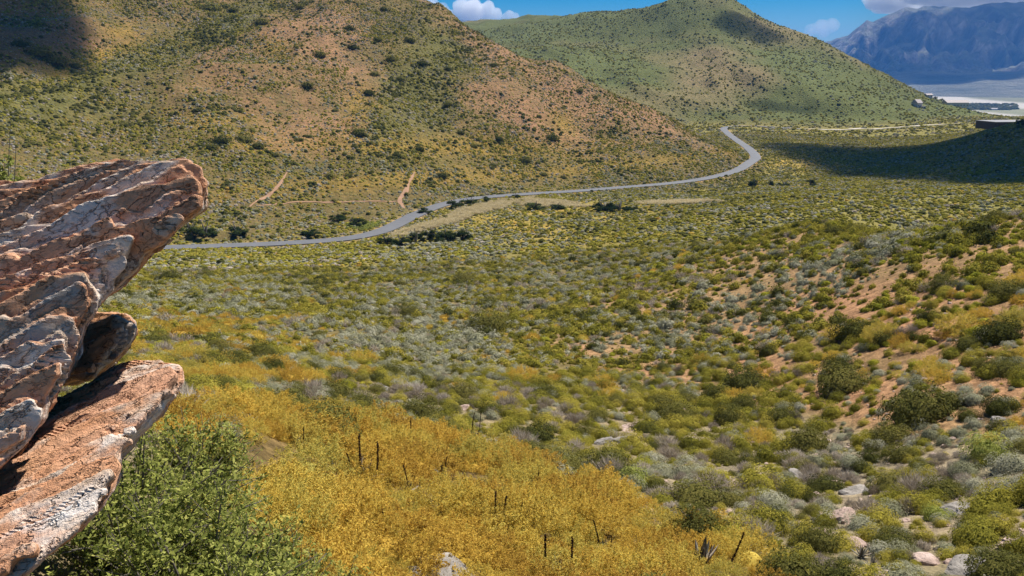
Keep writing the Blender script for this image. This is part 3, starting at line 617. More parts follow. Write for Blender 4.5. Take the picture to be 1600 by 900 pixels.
X, Y, S = map(np.concatenate, (X, Y, S)); Z = zat(X, Y)
k = visible(X, Y, Z, 1.5); X, Y, Z, S = X[k], Y[k], Z[k], S[k]
wBp, wCp = samp(X, Y, WBG), samp(X, Y, WCG)
c = cover(X, Y, Z, wBp, wCp); u, v, d = c['u'], c['v'], c['d']
keep = rng.random(len(X))
rdp, _ = path_dist(X, Y, road_c); ok = rdp > 3.7
for P, wd in path_lines:
    pd, _ = path_dist(X, Y, P); ok &= pd > wd * 0.5 + (0.15 if wd < 3 else 9.0)
ok &= keep < np.clip(1 - np.where(S < 0.9, 0.4, 0.26) * c['redsoil'] - 0.32 * c['hillsoil'] - 0.6 * c['reed'] - 0.5 * c['ochre'] * (d > 150), 0.05, 1)
hn = fbm(X / 26, Y / 26, oct=3, seed=301); ok &= rng.random(len(X)) < np.where(wBp + wCp > 0.5, np.clip(0.75 + 1.3 * hn, 0.22, 1), np.where(d > 30, np.clip(0.85 + 1.1 * fbm(X / 8, Y / 8, oct=3, seed=303), 0.2, 1), 1))
ok &= ~((u < 230) & (v > 600) & (d < 14))                    # under the rocks
for px_, py_, w_, *_ in BOUL: ok &= ~((np.abs(u - px_) < 0.4 * w_) & (v > py_ - 0.2 * w_) & (v < py_ + 0.3 * w_ + 4) & (d < 60))
K = ['silver', 'olive', 'lime', 'dark', 'gold', 'dry']
A = (1 - wBp) * (1 - wCp); mid = A * (1 - c['right']) * (1 - c['near']) * (1 - np.clip(c['gold'], 0, 1))
lo_right = blobs(u, v, [(1010,550,110,45),(1200,540,90,60),(1150,600,160,30),(1500,660,140,50),(1300,450,70,30)])
sil_mid = blobs(u, v, [(330,455,170,30),(640,470,70,50),(740,545,90,50),(560,520,120,40),(720,390,90,30),(860,440,60,30),(480,560,60,20),(700,345,60,15)])
Wt = np.zeros((len(X), 6))
Wt[:, 0] = c['right'] * (0.25 + 1.6 * lo_right) + mid * (0.35 + 1.5 * sil_mid) + c['near'] * 0.28 + wBp * (0.22 + 0.5 * sstep(230, 290, v)) + wCp * 0.15
Wt[:, 1] = c['right'] * 1.0 + mid * 1.05 + c['near'] * 1.15 + wBp * 0.9 + wCp * 0.9
Wt[:, 2] = c['right'] * (0.22 + 1.1 * sstep(520, 400, v)) + mid * (0.10 + 0.7 * blobs(u, v, [(330,520,150,24),(760,570,70,30)])) + c['near'] * 0.10 + wBp * 0.05
Wt[:, 3] = c['right'] * 0.10 + mid * 0.09 + c['near'] * 0.16 + wBp * (0.06 + 0.2 * c['hillgreen']) + wCp * 0.03
Wt[:, 4] = np.clip(c['gold'], 0, 1) * 3.5 + mid * 0.05 + wBp * (0.03 + 0.5 * c['hillochre']) + c['right'] * 0.05
Wt[:, 5] = c['near'] * 0.6 + mid * 0.12 + wBp * (0.25 + 0.3 * c['hillsoil']) + c['right'] * 0.12
for i in (0, 1, 2, 3, 5): Wt[:, i] *= 1 - 0.92 * np.clip(c['gold'], 0, 1)
for i in range(6): Wt[:, i] *= np.exp(1.5 * vnoise(X / 7 + i * 31, Y / 7, seed=200 + i) + 0.8 * vnoise(X / 22, Y / 22 + i * 17, seed=220 + i))
kind = (np.log(Wt + 1e-6) - np.log(-np.log(rng.random(Wt.shape)))).argmax(1)
base = np.array([0.85, 0.88, 0.78, 1.35, 0.95, 0.85])[kind] * np.exp(rng.normal(0, 0.38, len(X))) * S
base *= np.where(c['hillsoil'] > 0.35, 0.85, 1.0) * np.where((kind == 3) & (wBp > 0.5), 1.25, 1.0) * np.where((kind == 4) & (d < 45), 1.4, 1) * np.where((d < 60) & (kind != 4), np.where(d < 35, 0.7, 0.8), 1)
base *= np.where(wBp + wCp > 0.5, np.exp(rng.normal(0, 0.3, len(X))) * np.where(kind == 3, 1.25, 0.88), 1.0)
base = np.minimum(base, np.where(d < 60, np.where(kind == 0, 1.05, np.where(kind == 3, 1.9, np.where(kind == 4, 2.3, 1.25))), np.where(d < 720, np.where(kind == 3, 2.6, 1.7), 3.6)))
ok &= ~((c['gold'] > 0.6) & (d < 30) & ((S < 0.9) | ((kind != 4) & (rng.random(len(X)) > 0.5)) | (rng.random(len(X)) > 0.8)))
X, Y, Z, u, v, d, kind, base = (a[ok] for a in (X, Y, Z, u, v, d, kind, base)); cB = wBp[ok]; cC = wCp[ok]; cR = c['right'][ok]; cN = c['near'][ok]

NAMES = {'silver': ('silver_shrub', 'silver grey shrub'), 'olive': ('olive_shrub', 'olive green shrub'), 'lime': ('lime_shrub', 'lime green shrub'),
         'dark': ('dark_shrub', 'dark green shrub'), 'gold': ('golden_bush', 'feathery golden bush'), 'dry': ('dry_shrub', 'dry twiggy shrub')}
MARKS = [(1165,580,'the left one of three big dark shrubs'),(1320,578,'the middle one of three big dark shrubs'),(1440,612,'the biggest dark shrub on red soil'),(1262,674,'the dark shrub at the red slope foot'),(1572,442,'the dark shrub at the right edge'),
 (1556,332,'the dark shrub on the right crest'),(1310,354,'the dark pair on the slope crest'),(1475,432,'the dark shrub of the upper right slope'),(1052,630,'the dark shrub in the dip'),(762,492,'the dark shrub at the valley centre'),(640,478,'the olive shrub left of centre'),
 (262,424,'the dark shrub by the rock tip'),(505,642,'the wide olive shrub behind the thicket'),(330,592,'the dark shrub by the slab end'),(840,702,'the upright dark shrub by the thicket'),(988,735,'the bright leaved shrub'),(1085,805,'the dark shrub at the thicket edge'),(1245,872,'the dark shrub at the bottom edge'),
 (1185,742,'the olive shrub of the near slope'),(1505,795,'the big grey boulder'),(1318,812,'the pinkish boulder'),(950,690,'the pale boulder pair'),(1560,680,'the orange bush at right'),(1560,870,'the bottom right corner'),(742,680,'the aloes beyond the thicket'),(570,720,'the three tall dead stalks'),(787,800,'the middle group of dead stalks'),
 (872,870,'the pair of dark dead stalks'),(1100,880,'the aloe at the bottom'),(700,888,'the flat grey rock at the bottom'),(390,660,'the small aloe by the thicket top'),(300,800,'the leafy green shrub'),(330,520,'the golden patch on the flat'),(660,370,'the tree row below the road'),(950,320,'the two trees among reeds'),
 (1180,250,'the road hairpin'),(640,290,'the steep red footpath'),(430,300,'the path behind the rock'),(880,560,'the small red bare patch'),(1000,450,'the left end of the right slope'),(1200,450,'the middle of the right slope'),(760,600,'the middle of the near slope'),(450,480,'the flat right of the ledge'),(850,400,'the open valley floor'),(500,100,'the pale face of the left hill'),(850,180,'the pale spur of the left hill'),(1100,100,'the far hill peak')]
MK = np.array([(a_, b_) for a_, b_, _ in MARKS], float)
def region(u, v):
    q = (MK - [u, v]) * [1, 1.6]; k = int((q ** 2).sum(1).argmin()); dx, dy = u - MK[k, 0], (v - MK[k, 1]) * 1.6; dist = math.hypot(dx, dy)
    side = ('right of' if dx > 0 else 'left of') if abs(dx) > abs(dy) else ('below' if dy > 0 else 'above')
    return side + ' ' + MARKS[k][2], dist
SIZEW = lambda s: 'small' if s < 0.75 else 'medium' if s < 1.15 else 'large'
big_rank = base / d
infr = (u > -40) & (u < 1640) & (v > -20) & (v < 960)
indiv = np.zeros(len(X), bool)
for ki, kd in enumerate(K):
    s = np.nonzero((kind == ki) & infr)[0]; s = s[np.argsort(-big_rank[s])][:295]; indiv[s] = True
def lod(d, n): return np.where(d < 48, 0, np.where(d < 170, 3, 6)) + np.where(d < 170, rng.integers(0, 3, n), rng.integers(0, 2, n))
hg = rng.uniform(0.8, 1.2, len(X)); ang = rng.uniform(0, 6.283, len(X)); li = lod(d, len(X))
LAB = {}
for i in np.nonzero(indiv)[0]:
    kd = K[kind[i]]; nm, lb = NAMES[kd]; o = link(nm, PROTO[kd][1][li[i]], None, None, (X[i], Y[i], Z[i] - 0.04 * base[i]))
    o.scale = (base[i] * hg[i] ** -0.5, base[i], base[i] * hg[i]); o.rotation_euler = (0, 0, ang[i])
    rg, dist = region(u[i], v[i]); LAB.setdefault(f'{SIZEW(base[i])} {lb} {rg}', []).append((dist, o, kd))
ORD = ['closest', 'second', 'third', 'fourth', 'fifth', 'sixth', 'seventh', 'eighth', 'ninth', 'tenth', 'eleventh', 'twelfth', 'thirteenth', 'fourteenth', 'fifteenth', 'sixteenth', 'seventeenth', 'eighteenth', 'nineteenth', 'twentieth', 'twenty-first', 'twenty-second', 'twenty-third', 'twenty-fourth']
for lab, L in LAB.items():
    L.sort(key=lambda t_: t_[0])
    for j, (dist, o, kd) in enumerate(L):
        pre = '' if len(L) == 1 else ('closest ' if j == 0 else ORD[j] + ' closest ' if j < 24 else 'outlying ')
        tag(o, pre + lab, 'bush' if kd == 'gold' else 'shrub', f'{NAMES[kd][1].rsplit(" ", 1)[0]} ' + ('bushes' if kd == 'gold' else 'shrubs'))
# the rest of each kind is one mass: points that carry the plants
def scatter(name, kd, P, scl, rotz, pick, label):
    me = bpy.data.meshes.new(name); me.vertices.add(len(P)); me.vertices.foreach_set('co', np.asarray(P, np.float32).ravel())
    for an, ty, key, val in (('scl', 'FLOAT_VECTOR', 'vector', scl), ('rot', 'FLOAT_VECTOR', 'vector', np.c_[np.zeros((len(P), 2)), rotz]), ('pick', 'INT', 'value', pick)):
        a = me.attributes.new(an, ty, 'POINT'); a.data.foreach_set(key, np.asarray(val, np.int32 if ty == 'INT' else np.float32).ravel())
    g = bpy.data.node_groups.new(name, 'GeometryNodeTree')
    g.interface.new_socket('Geometry', in_out='INPUT', socket_type='NodeSocketGeometry'); g.interface.new_socket('Geometry', in_out='OUTPUT', socket_type='NodeSocketGeometry')
    gi, go = g.nodes.new('NodeGroupInput'), g.nodes.new('NodeGroupOutput'); ip = g.nodes.new('GeometryNodeInstanceOnPoints'); ci = g.nodes.new('GeometryNodeCollectionInfo')
    ci.inputs['Collection'].default_value = PROTO[kd][0]; ci.inputs['Separate Children'].default_value = True; ci.inputs['Reset Children'].default_value = True
    def na(nm, ty):
        q = g.nodes.new('GeometryNodeInputNamedAttribute'); q.data_type = ty; q.inputs['Name'].default_value = nm; return q.outputs['Attribute']
    ip.inputs['Pick Instance'].default_value = True; L = g.links.new
    L(gi.outputs[0], ip.inputs['Points']); L(ci.outputs[0], ip.inputs['Instance']); L(na('pick', 'INT'), ip.inputs['Instance Index'])
    L(na('rot', 'FLOAT_VECTOR'), ip.inputs['Rotation']); L(na('scl', 'FLOAT_VECTOR'), ip.inputs['Scale']); L(ip.outputs[0], go.inputs[0])
    o = link(name, me); md = o.modifiers.new('scatter', 'NODES'); md.node_group = g; return tag(o, label, 'scrub', None, 'stuff')
for ki, kd in enumerate(K):
    s = np.nonzero((kind == ki) & ~indiv)[0]
    scatter(NAMES[kd][0] + '_scrub', kd, np.c_[X[s], Y[s], Z[s] - 0.04 * base[s]], np.c_[base[s] * hg[s] ** -0.5, base[s], base[s] * hg[s]], ang[s], li[s], f'countless {NAMES[kd][1]}s covering valley and hills')
# reed beds along the stream
n = 130000; aa = rng.uniform(-0.4, 0.32, n); dd = np.sqrt(rng.uniform(230 ** 2, 400 ** 2, n)); rx, ry = np.sin(aa) * dd, np.cos(aa) * dd; rzz = zat(rx, ry)
cr = cover(rx, ry, rzz, samp(rx, ry, WBG), samp(rx, ry, WCG)); k = rng.random(n) < np.clip(cr['reed'] * (1.7 + 2.4 * cr['n']) - 0.3, 0, 1); pr, _ = path_dist(rx, ry, road_c); k &= pr > 6
s = rng.uniform(0.6, 1.5, k.sum()); scatter('reed_bed', 'reed', np.c_[rx[k], ry[k], rzz[k]], np.c_[s, s, s * 0.9], rng.uniform(0, 6.28, k.sum()), np.full(k.sum(), 3) + rng.integers(0, 3, k.sum()), 'pale dry reeds growing in a band below the road')
k = rng.random(n) < np.clip(cr['reedgreen'] * 1.2 - 0.2, 0, 1); k &= pr > 6
s = rng.uniform(0.9, 1.6, k.sum()); scatter('green_reed_bed', 'leafy', np.c_[rx[k], ry[k], rzz[k]], np.c_[s, s, s * 1.1], rng.uniform(0, 6.28, k.sum()), np.full(k.sum(), 6), 'green reeds and sedge above the road beside the rock ledge')

# ------------------------------------------------------------------ hand placed large shrubs and trees
def put(nm, me, px, py, wpx, hk, label, cat, group=None):
    p = hit(px, py + 0.30 * wpx * hk); D = project(*p)[2]; w_ = wpx / FPX * float(D)
    o = link(nm, me, None, None, (p[0], p[1], p[2] - 0.05 * w_)); o.scale = (w_, w_ * 0.9, w_ * hk); o.rotation_euler = (0, 0, rng.uniform(0, 6.28)); return tag(o, label, cat, group)
HAND = [('dark', 1165,580,95,'broad dark green shrub at the left of the three big shrubs'),('dark',1320,578,115,'broad dark green shrub between two others on the red slope'),('dark',1440,612,135,'biggest dark green shrub on the bare red slope'),
 ('dark',1262,674,85,'dark rounded shrub at the foot of the red slope'),('dark',1395,668,72,'dark shrub below the biggest shrub of the red slope'),('dark',1572,442,74,'dark shrub at the right edge of the picture on the slope'),('dark',1566,505,84,'dark shrub at the right edge just under another'),
 ('dark',1556,332,48,'dark shrub standing on the crest of the right slope'),('dark',1302,354,40,'dark low shrub on the skyline of the right slope'),('dark',1338,352,36,'darker shrub touching the low one on the slope crest'),('dark',1332,505,74,'dark shrub in the upper middle of the red slope'),
 ('dark',1225,640,62,'dark shrub above the rounded one at the slope foot'),('dark',1580,568,62,'lowest dark shrub at the right edge on red soil'),('dark',1052,630,84,'dark shrub in the dip between near slope and right slope'),('dark',1475,432,60,'dark shrub among lime ones on the upper right slope'),
 ('dark',762,492,84,'dark spreading shrub in the centre of the valley'),('dark',725,428,46,'dark shrub in the valley above the spreading one'),('dark',640,478,50,'olive dark shrub left of the valley centre'),('dark',262,424,46,'dark shrub on the flat beside the rock tip'),('dark',320,424,40,'brownish dark shrub next to the one by the rock tip'),
 ('dark',505,642,150,'wide olive shrub just behind the golden thicket'),('dark',330,592,76,'dark shrub just right of the slab end'),('dark',560,655,80,'dark shrub at the right end of the wide olive shrub'),('dark',832,702,64,'upright dark shrub on the right rim of the golden thicket'),
 ('dark',885,722,96,'dark broad shrub beside the upright one at the golden rim'),('leafy',988,735,78,'bright leaved shrub with a shaded left side on the near slope'),('dark',1085,805,118,'dark shrub at the right edge of the golden thicket'),('dark',1245,872,135,'dark shrub at the bottom edge right of the golden thicket'),
 ('dark',1315,885,110,'second dark shrub at the bottom edge'),('dark',1200,800,92,'dark green shrub on the stony near slope'),('olive',1185,742,92,'olive shrub in the middle of the near slope'),('leafy',1465,795,60,'fresh green shrub in front of the big grey boulder'),('dark',1400,832,90,'dark shrub left of the big grey boulder'),
 ('leafy',1545,690,90,'green shrub under the orange bush at right'),('gold',1560,680,66,'orange golden bush on the slope at right'),('dark',1560,870,120,'dark shrub in the bottom right corner'),('gold',1185,672,60,'golden shrub on the near slope below the red soil')]
for kd, px, py, wpx, lab in HAND: put(NAMES.get(kd, ('leafy_shrub',))[0] if kd != 'gold' else 'golden_bush', PROTO[kd][1][rng.integers(0, 3)], px, py, wpx, rng.uniform(0.85, 1.1), lab, 'shrub', 'large shrubs picked out on the slopes')
HILL = [(380,210,46),(345,213,40),(330,226,30),(402,222,34),(480,128,34),(575,140,30),(500,82,30),(410,30,36),(330,6,50),(365,12,30),(470,6,26),(62,72,60),(85,88,50),(30,62,40),(118,98,30),(560,202,40),(612,88,28),(585,112,26),(862,210,36),
 (772,98,22),(700,105,24),(780,215,22),(740,225,20),(655,230,26),(620,240,24),(820,248,28),(600,10,26),(545,40,30),(552,70,28),(690,270,30),(545,270,22),(515,270,26),(770,255,20),(905,140,20),(930,150,16),(960,205,14),(660,95,30),(640,60,28),(625,120,26),(700,160,26),(590,60,22),(310,168,22),(300,190,18),(150,150,20),(230,180,22),(430,240,20),(465,215,20),(720,205,20),(850,270,20),(880,275,18),(905,250,16),(1000,245,14)]
HM = [(620,40,'hill skyline'),(640,130,'green gully'),(500,60,'upper pale face'),(400,150,'lower pale face'),(60,80,'shaded hollow'),(640,290,'steep red footpath'),(430,300,'path behind the rock'),(850,180,'pale spur'),(950,280,'straight far stretch of road'),(560,170,'ochre patch'),(340,20,'top of the grassy gully'),(150,160,'grassy flank at left')]
cnt = {}
for px, py, wpx in HILL:
    k = min(HM, key=lambda h_: (h_[0] - px) ** 2 + (h_[1] - py) ** 2 * 2); sd_ = ('right of' if px > k[0] else 'left of') if abs(px - k[0]) > 1.4 * abs(py - k[1]) else ('below' if py > k[1] else 'above')
    ph = f'{"large" if wpx > 32 else "middling" if wpx > 23 else "small"} dark clump {sd_} the {k[2]} of the left hill'; cnt[ph] = cnt.get(ph, 0) + 1
    put('dark_shrub', PROTO['dark'][1][3 + rng.integers(0, 3)], px, py, wpx * 0.9, 0.8, ph if cnt[ph] == 1 else ORD[cnt[ph] - 1] + ' ' + ph, 'shrub', 'dark shrub clumps on the left hillside')
# trees along the stream: trunk and crown
def tree(px, py, wpx, hk, label, group='trees near the road'):
    p = hit(px, py); D = float(project(*p)[2]); w_ = wpx / FPX * D; sd = rng.integers(1, 9999); rs = np.random.default_rng(sd)
    root = tag(link('tree', None, None, None, tuple(p)), label, 'tree', group)
    H = w_ * hk; parts = []
    for q in range(5):
        a = rs.uniform(0, 6.28); top = np.array([math.cos(a) * w_ * 0.28, math.sin(a) * w_ * 0.28, H * rs.uniform(0.5, 0.8)]); r0, r1 = 0.05 * w_, 0.015 * w_
        ang_ = np.linspace(0, 2 * math.pi, 6, endpoint=False); ring = np.stack([np.cos(ang_), np.sin(ang_), 0 * ang_], 1)
        V = np.concatenate([ring * r0 - [0, 0, 0.3], ring * (r0 + r1) / 2 + top * [0.3, 0.3, 0.5], ring * r1 + top]); F = [(j * 6 + i, j * 6 + (i + 1) % 6, j * 6 + 6 + (i + 1) % 6, j * 6 + 6 + i) for j in range(2) for i in range(6)]
        parts.append((V, np.array(F)))
    link('trunk', mesh_np('trunk', *joinVF(parts)), M_BARK, root)
    cl = []
    for q in range(9):
        V, F = bush(170, 0.13, 0.5, sd + q, lobes=7, core=0.30); a = rs.uniform(0, 6.28); rr = rs.uniform(0.05, 0.55) * w_; k_ = rs.uniform(0.3, 0.62)
        cl.append((V * [w_ * k_, w_ * k_, H * k_ * rs.uniform(0.7, 1.2)] + [math.cos(a) * rr, math.sin(a) * rr, H * rs.uniform(0.0, 0.5) * (1.1 - rr / w_)], F))
    link('crown', mesh_np('crown', *joinVF(cl)), PM['tree'], root)
for px, py, w_, hk, lb in [(606,382,26,0.8,'first small dark tree in the row below the road bend'),(626,384,28,0.8,'second small tree in the row below the road bend'),(650,380,30,0.95,'third tree in the row below the road bend'),(674,378,30,0.95,'fourth tree in the row below the road bend'),(698,378,32,0.9,'fifth tree in the row below the road bend'),(722,376,30,0.8,'rightmost tree in the row below the road bend'),
 (300,368,30,1.0,'dark tree close behind the rock tip'),(322,370,30,1.05,'dark tree just right of the one behind the rock tip'),(372,368,34,0.8,'lone round dark tree above the road at left'),(945,330,34,0.7,'left of two dark trees among pale reeds'),(968,331,36,0.6,'right of two dark trees among pale reeds'),(712,325,26,0.7,'dark tree hugging the road where it bends'),(735,319,24,0.6,'dark tree right after the road bend'),
 (758,315,16,0.8,'small dark bush tree at the road edge'),(808,310,16,0.7,'single small tree at the road edge near the middle'),(835,328,34,0.5,'low dark tree left of the reed strip middle'),(868,328,30,0.45,'low dark tree beside the reed strip'),(660,332,26,0.5,'low tree between the road and reeds'),(1266,291,18,0.9,'black round tree near the shaded flat'),(1180,292,18,1.1,'pale green tree below the hairpin'),(1205,291,16,0.8,'dark tree between the hairpin and the black round tree'),(1225,291,16,0.8,'dark low tree just left of the black round one'),(530,345,28,0.5,'low dark tree in the green reeds'),(555,352,30,0.5,'dark low tree at the right end of the green reeds'),(490,368,30,0.5,'low dark tree above the straight road')]: tree(px, py, w_, hk, lb)

# ------------------------------------------------------------------ leafy shrubs by the rock: stems, twigs, leaves
def tubes(L, r0, r1, k=4):
    parts = []
    for P, ra, rb in L:
        P = np.asarray(P); n = len(P); t = unit(np.gradient(P, axis=0)); a = unit(np.cross(t, [0.3, 0.2, 0.93])); b = np.cross(t, a)
        rr = np.linspace(ra, rb, n)[:, None, None]; th = np.linspace(0, 2 * math.pi, k, endpoint=False)
        V = P[:, None] + rr * (np.cos(th)[None, :, None] * a[:, None] + np.sin(th)[None, :, None] * b[:, None]); ii = np.arange(n * k).reshape(n, k)
        F = np.stack([ii[:-1], np.roll(ii[:-1], -1, 1), np.roll(ii[1:], -1, 1), ii[1:]], -1).reshape(-1, 4); parts.append((V.reshape(-1, 3), F))
    return joinVF(parts)
def leafy_shrub(name, root_p, rad, hgt, nst, ntw, nlf, leaf, seed, label, cat='shrub', crown=None, partn=('stem', 'foliage')):
    rs = np.random.default_rng(seed); o = tag(link(name, None, None, None, tuple(root_p)), label, cat)
    ST, LC_, LT = [], [], []
    for i in range(nst):
        dr = unit(rs.normal(size=3) * [1, 1, 0.8] + [0, 0, 0.55]); dr[2] = abs(dr[2]); end = dr * [rad, rad, hgt] * rs.uniform(0.7, 1.05)
        if crown is not None: end = np.array([0, 0, crown]) + unit(rs.normal(size=3)) * [rad, rad, hgt] * rs.uniform(0.4, 1)
        t = np.linspace(0, 1, 8)[:, None]; mid_ = end * [0.35, 0.35, 0.62] + rs.normal(size=3) * 0.06 * rad
        P = 2 * t * (1 - t) * mid_ + t * t * end; ST.append((P, 0.012 * rad + 0.004, 0.003))
        for j in range(ntw):
            tt = rs.uniform(0.35, 1.0); b = P[min(int(tt * 7), 7)]; td = unit(dr * 0.5 + rs.normal(size=3) * 0.75 + [0, 0, 0.25]); ln = rs.uniform(0.12, 0.30) * rad
            q = np.linspace(0, 1, 4)[:, None]; T = b + td * q * ln + np.array([0, 0, 0.15]) * ln * q * q; 
            if rs.random() < 0.35: ST.append((T, 0.004, 0.002))
            f = rs.random(nlf); LC_.append(b + td * (f * ln)[:, None] + np.array([0, 0, 0.15]) * ln * (f * f)[:, None] + rs.normal(size=(nlf, 3)) * leaf * 0.45); LT.append(unit(td + rs.normal(size=(nlf, 3)) * 0.8))
    C, T = np.concatenate(LC_), np.concatenate(LT); n = len(C); N = unit(rs.normal(size=(n, 3)) + [0, 0, 0.9]); L = leaf * rs.uniform(0.6, 1.45, n)[:, None]
    link(partn[0], mesh_np('stem', *tubes(ST, 0, 0)), M_BARK, o); link(partn[1], mesh_np('foliage', *leaf_quads(C, N, T, L, L * 0.44)), PM['leafy'], o); return o
def gnd(px, d_):
    a = math.atan((px - 800) / FPX); x, y = d_ * math.sin(a), d_ * math.cos(a); return (x, y, float(zat(x, y)[0]) - 0.05)
leafy_shrub('leafy_shrub', gnd(215, 5.6), 1.1, 1.5, 90, 24, 15, 0.042, 11, 'leafy green shrub right against the lower rock slab')
leafy_shrub('leafy_shrub', gnd(330, 6.6), 1.05, 1.1, 60, 20, 13, 0.042, 12, 'leafy green shrub with pale twigs left of the golden thicket')
leafy_shrub('leafy_shrub', gnd(120, 6.4), 1.2, 1.8, 75, 22, 15, 0.042, 13, 'leafy green shrub half hidden behind the lower slab')
leafy_shrub('leafy_shrub', gnd(440, 7.6), 0.85, 0.85, 40, 16, 11, 0.042, 14, 'low leafy shrub at the bottom edge in front of golden bushes')
leafy_shrub('leafy_shrub', gnd(545, 8.8), 0.7, 0.6, 30, 14, 9, 0.042, 15, 'sparse grey green shrub at the bottom edge left of grey rock')
leafy_shrub('leafy_shrub', gnd(250, 9.0), 1.0, 1.25, 60, 20, 14, 0.045, 16, 'tall leafy shrub rising beside the tip of the lower slab')
p = at_depth(np.array([-38.0]), np.array([255.0]), np.array([8.5]))[0]; gz = float(zat(p[0], p[1])[0])
leafy_shrub('small_tree', (p[0], p[1], gz), 0.72, 0.72, 45, 22, 13, 0.05, 17, 'small leafy tree at the left edge above the rock ledge', 'tree', p[2] - gz, ('trunk', 'crown'))

# ------------------------------------------------------------------ aloes and their dead flower stalks
M_ALOE = plant_mat('aloe_leaf', [(0.1, (0.16, 0.15, 0.11)), (0.6, (0.30, 0.27, 0.22)), (0.95, (0.42, 0.33, 0.26))], 0.05, 0.3); M_STALK = plant_mat('dead_stalk', [(0.1, (0.05, 0.028, 0.018)), (0.9, (0.15, 0.085, 0.05))], 0.0)
t = np.linspace(0, 1, 7); wv = 0.10 * (1 - t) ** 0.7 + 0.004; xv = t * 0.46; zv = 0.34 * t + 0.18 * t * t
V = np.concatenate([np.stack([xv, -wv, zv + wv * 0.35], 1), np.stack([xv, 0 * wv, zv], 1), np.stack([xv, wv, zv + wv * 0.35], 1), np.stack([xv, 0 * wv, zv - wv * 0.4], 1)])
F = [(a * 7 + i, a * 7 + i + 1, ((a + 1) % 4) * 7 + i + 1, ((a + 1) % 4) * 7 + i) for a in range(4) for i in range(6)]
LEAFM = mesh_np('aloe_leaf', V, np.array(F), True); LEAFM.materials.append(M_ALOE)
rs = np.random.default_rng(5); zz_ = np.linspace(0, 1, 12); SP_ = np.stack([0.05 * np.sin(zz_ * 3), 0 * zz_, zz_], 1)
nb2 = 260; hb2 = 0.45 + 0.55 * rs.random(nb2); an2 = rs.uniform(0, 6.28, nb2); Tn = unit(np.stack([np.cos(an2), np.sin(an2), -0.5 + 0 * an2], 1)); Cn = np.stack([0.05 * np.sin(hb2 * 3), 0 * hb2, hb2], 1) + Tn * 0.018
STALKM = mesh_np('flower_stalk', *joinVF([tubes([(SP_, 0.013, 0.007)], 0, 0, 6), leaf_quads(Cn, unit(rs.normal(size=(nb2, 3))), Tn, np.full((nb2, 1), 0.042), np.full((nb2, 1), 0.02))])); STALKM.materials.append(M_STALK)
ALOES = [(568,748,50,[(565,748,70,1),(582,745,66,12),(556,756,48,-2)],'aloe with three tall dead stalks in the golden thicket'),(788,828,50,[(778,820,54,0),(788,824,52,3),(799,826,44,12)],'aloe with three close dead stalks in the golden thicket'),
 (872,905,54,[(861,905,74,4),(884,900,70,8)],'aloe with two thick dark stalks near the bottom edge'),(1094,890,66,[(1082,885,32,5),(1096,880,28,12),(1124,888,60,28)],'spiky aloe with leaning stalk at the bottom edge'),(742,695,30,[(737,672,30,0),(747,668,24,0)],'aloe with two short reddish stalks beyond the thicket'),
 (713,696,26,[],'stalkless aloe left of the one with short reddish stalks'),(637,700,36,[(637,696,40,0)],'aloe with one thin stalk on the thicket rim'),(655,692,22,[(655,690,24,0),(674,690,22,0)],'small aloe with two thin stalks on the rim'),(390,664,30,[],'brown aloe at the top left of the golden thicket'),
 (775,730,24,[(775,728,22,0),(781,728,14,4)],'aloe with a short dark stalk on the right rim'),(737,805,24,[(737,803,20,14)],'half buried aloe with a single short stalk'),(875,780,30,[],'pale aloe on the right rim of the thicket'),(1345,872,26,[],'reddish aloe on the stones at bottom right'),(1362,890,26,[],'reddish aloe lower down at bottom right')]
for px, py, sh in [(470,700,34),(520,735,38),(640,770,40),(690,745,34),(610,840,44),(940,860,50),(830,770,36)]:
    rg, _ = region(px, py); ALOES.append((px, py, 26, [(px, py, sh, rng.uniform(-9, 9))] + ([(px + 9, py + 3, sh * 0.7, rng.uniform(-9, 14))] if sh > 38 else []), f'buried aloe, {"tall" if sh > 42 else "paired" if sh > 38 else "short" if sh < 33 else "single"} thin stalk, {rg}'))
for px, py, wpx, stalks, lab in ALOES:
    p = hit(px, py); D = float(project(*p)[2]); w_ = wpx / FPX * D; thick_ = 0.35 if GOLD_POLY and stalks and py > 700 else 0.05
    o = tag(link('aloe', None, None, None, (p[0], p[1], p[2])), lab, 'aloe', 'aloes on the near slope')
    for j in range(20):
        q = link('leaf', LEAFM, None, o, (0, 0, 0.02)); el = rng.uniform(-0.5, 0.75) if j > 6 else rng.uniform(-1.0, -0.4); q.rotation_euler = (0, el * 0.9, j * 2.39996 + rng.uniform(-.2, .2)); q.scale = (w_ * rng.uniform(0.85, 1.15),) * 3
    for sx, sy, sh, tl in stalks:
        b_ = at_depth(np.array([float(sx)]), np.array([float(sy)]), np.array([D * 0.985]))[0]; H_ = sh / FPX * D
        q = link('flower_stalk', STALKM, None, o, (b_[0] - p[0], b_[1] - p[1], max(b_[2] - p[2], 0) - 0.35)); q.rotation_euler = (rng.uniform(-.2, .2), R(tl + rng.uniform(-5, 5)), rng.uniform(0, 6.28) if abs(tl) < 5 else 0); q.scale = (H_ * 0.9 + 0.1, H_ * 0.9 + 0.1, H_ + 0.4)

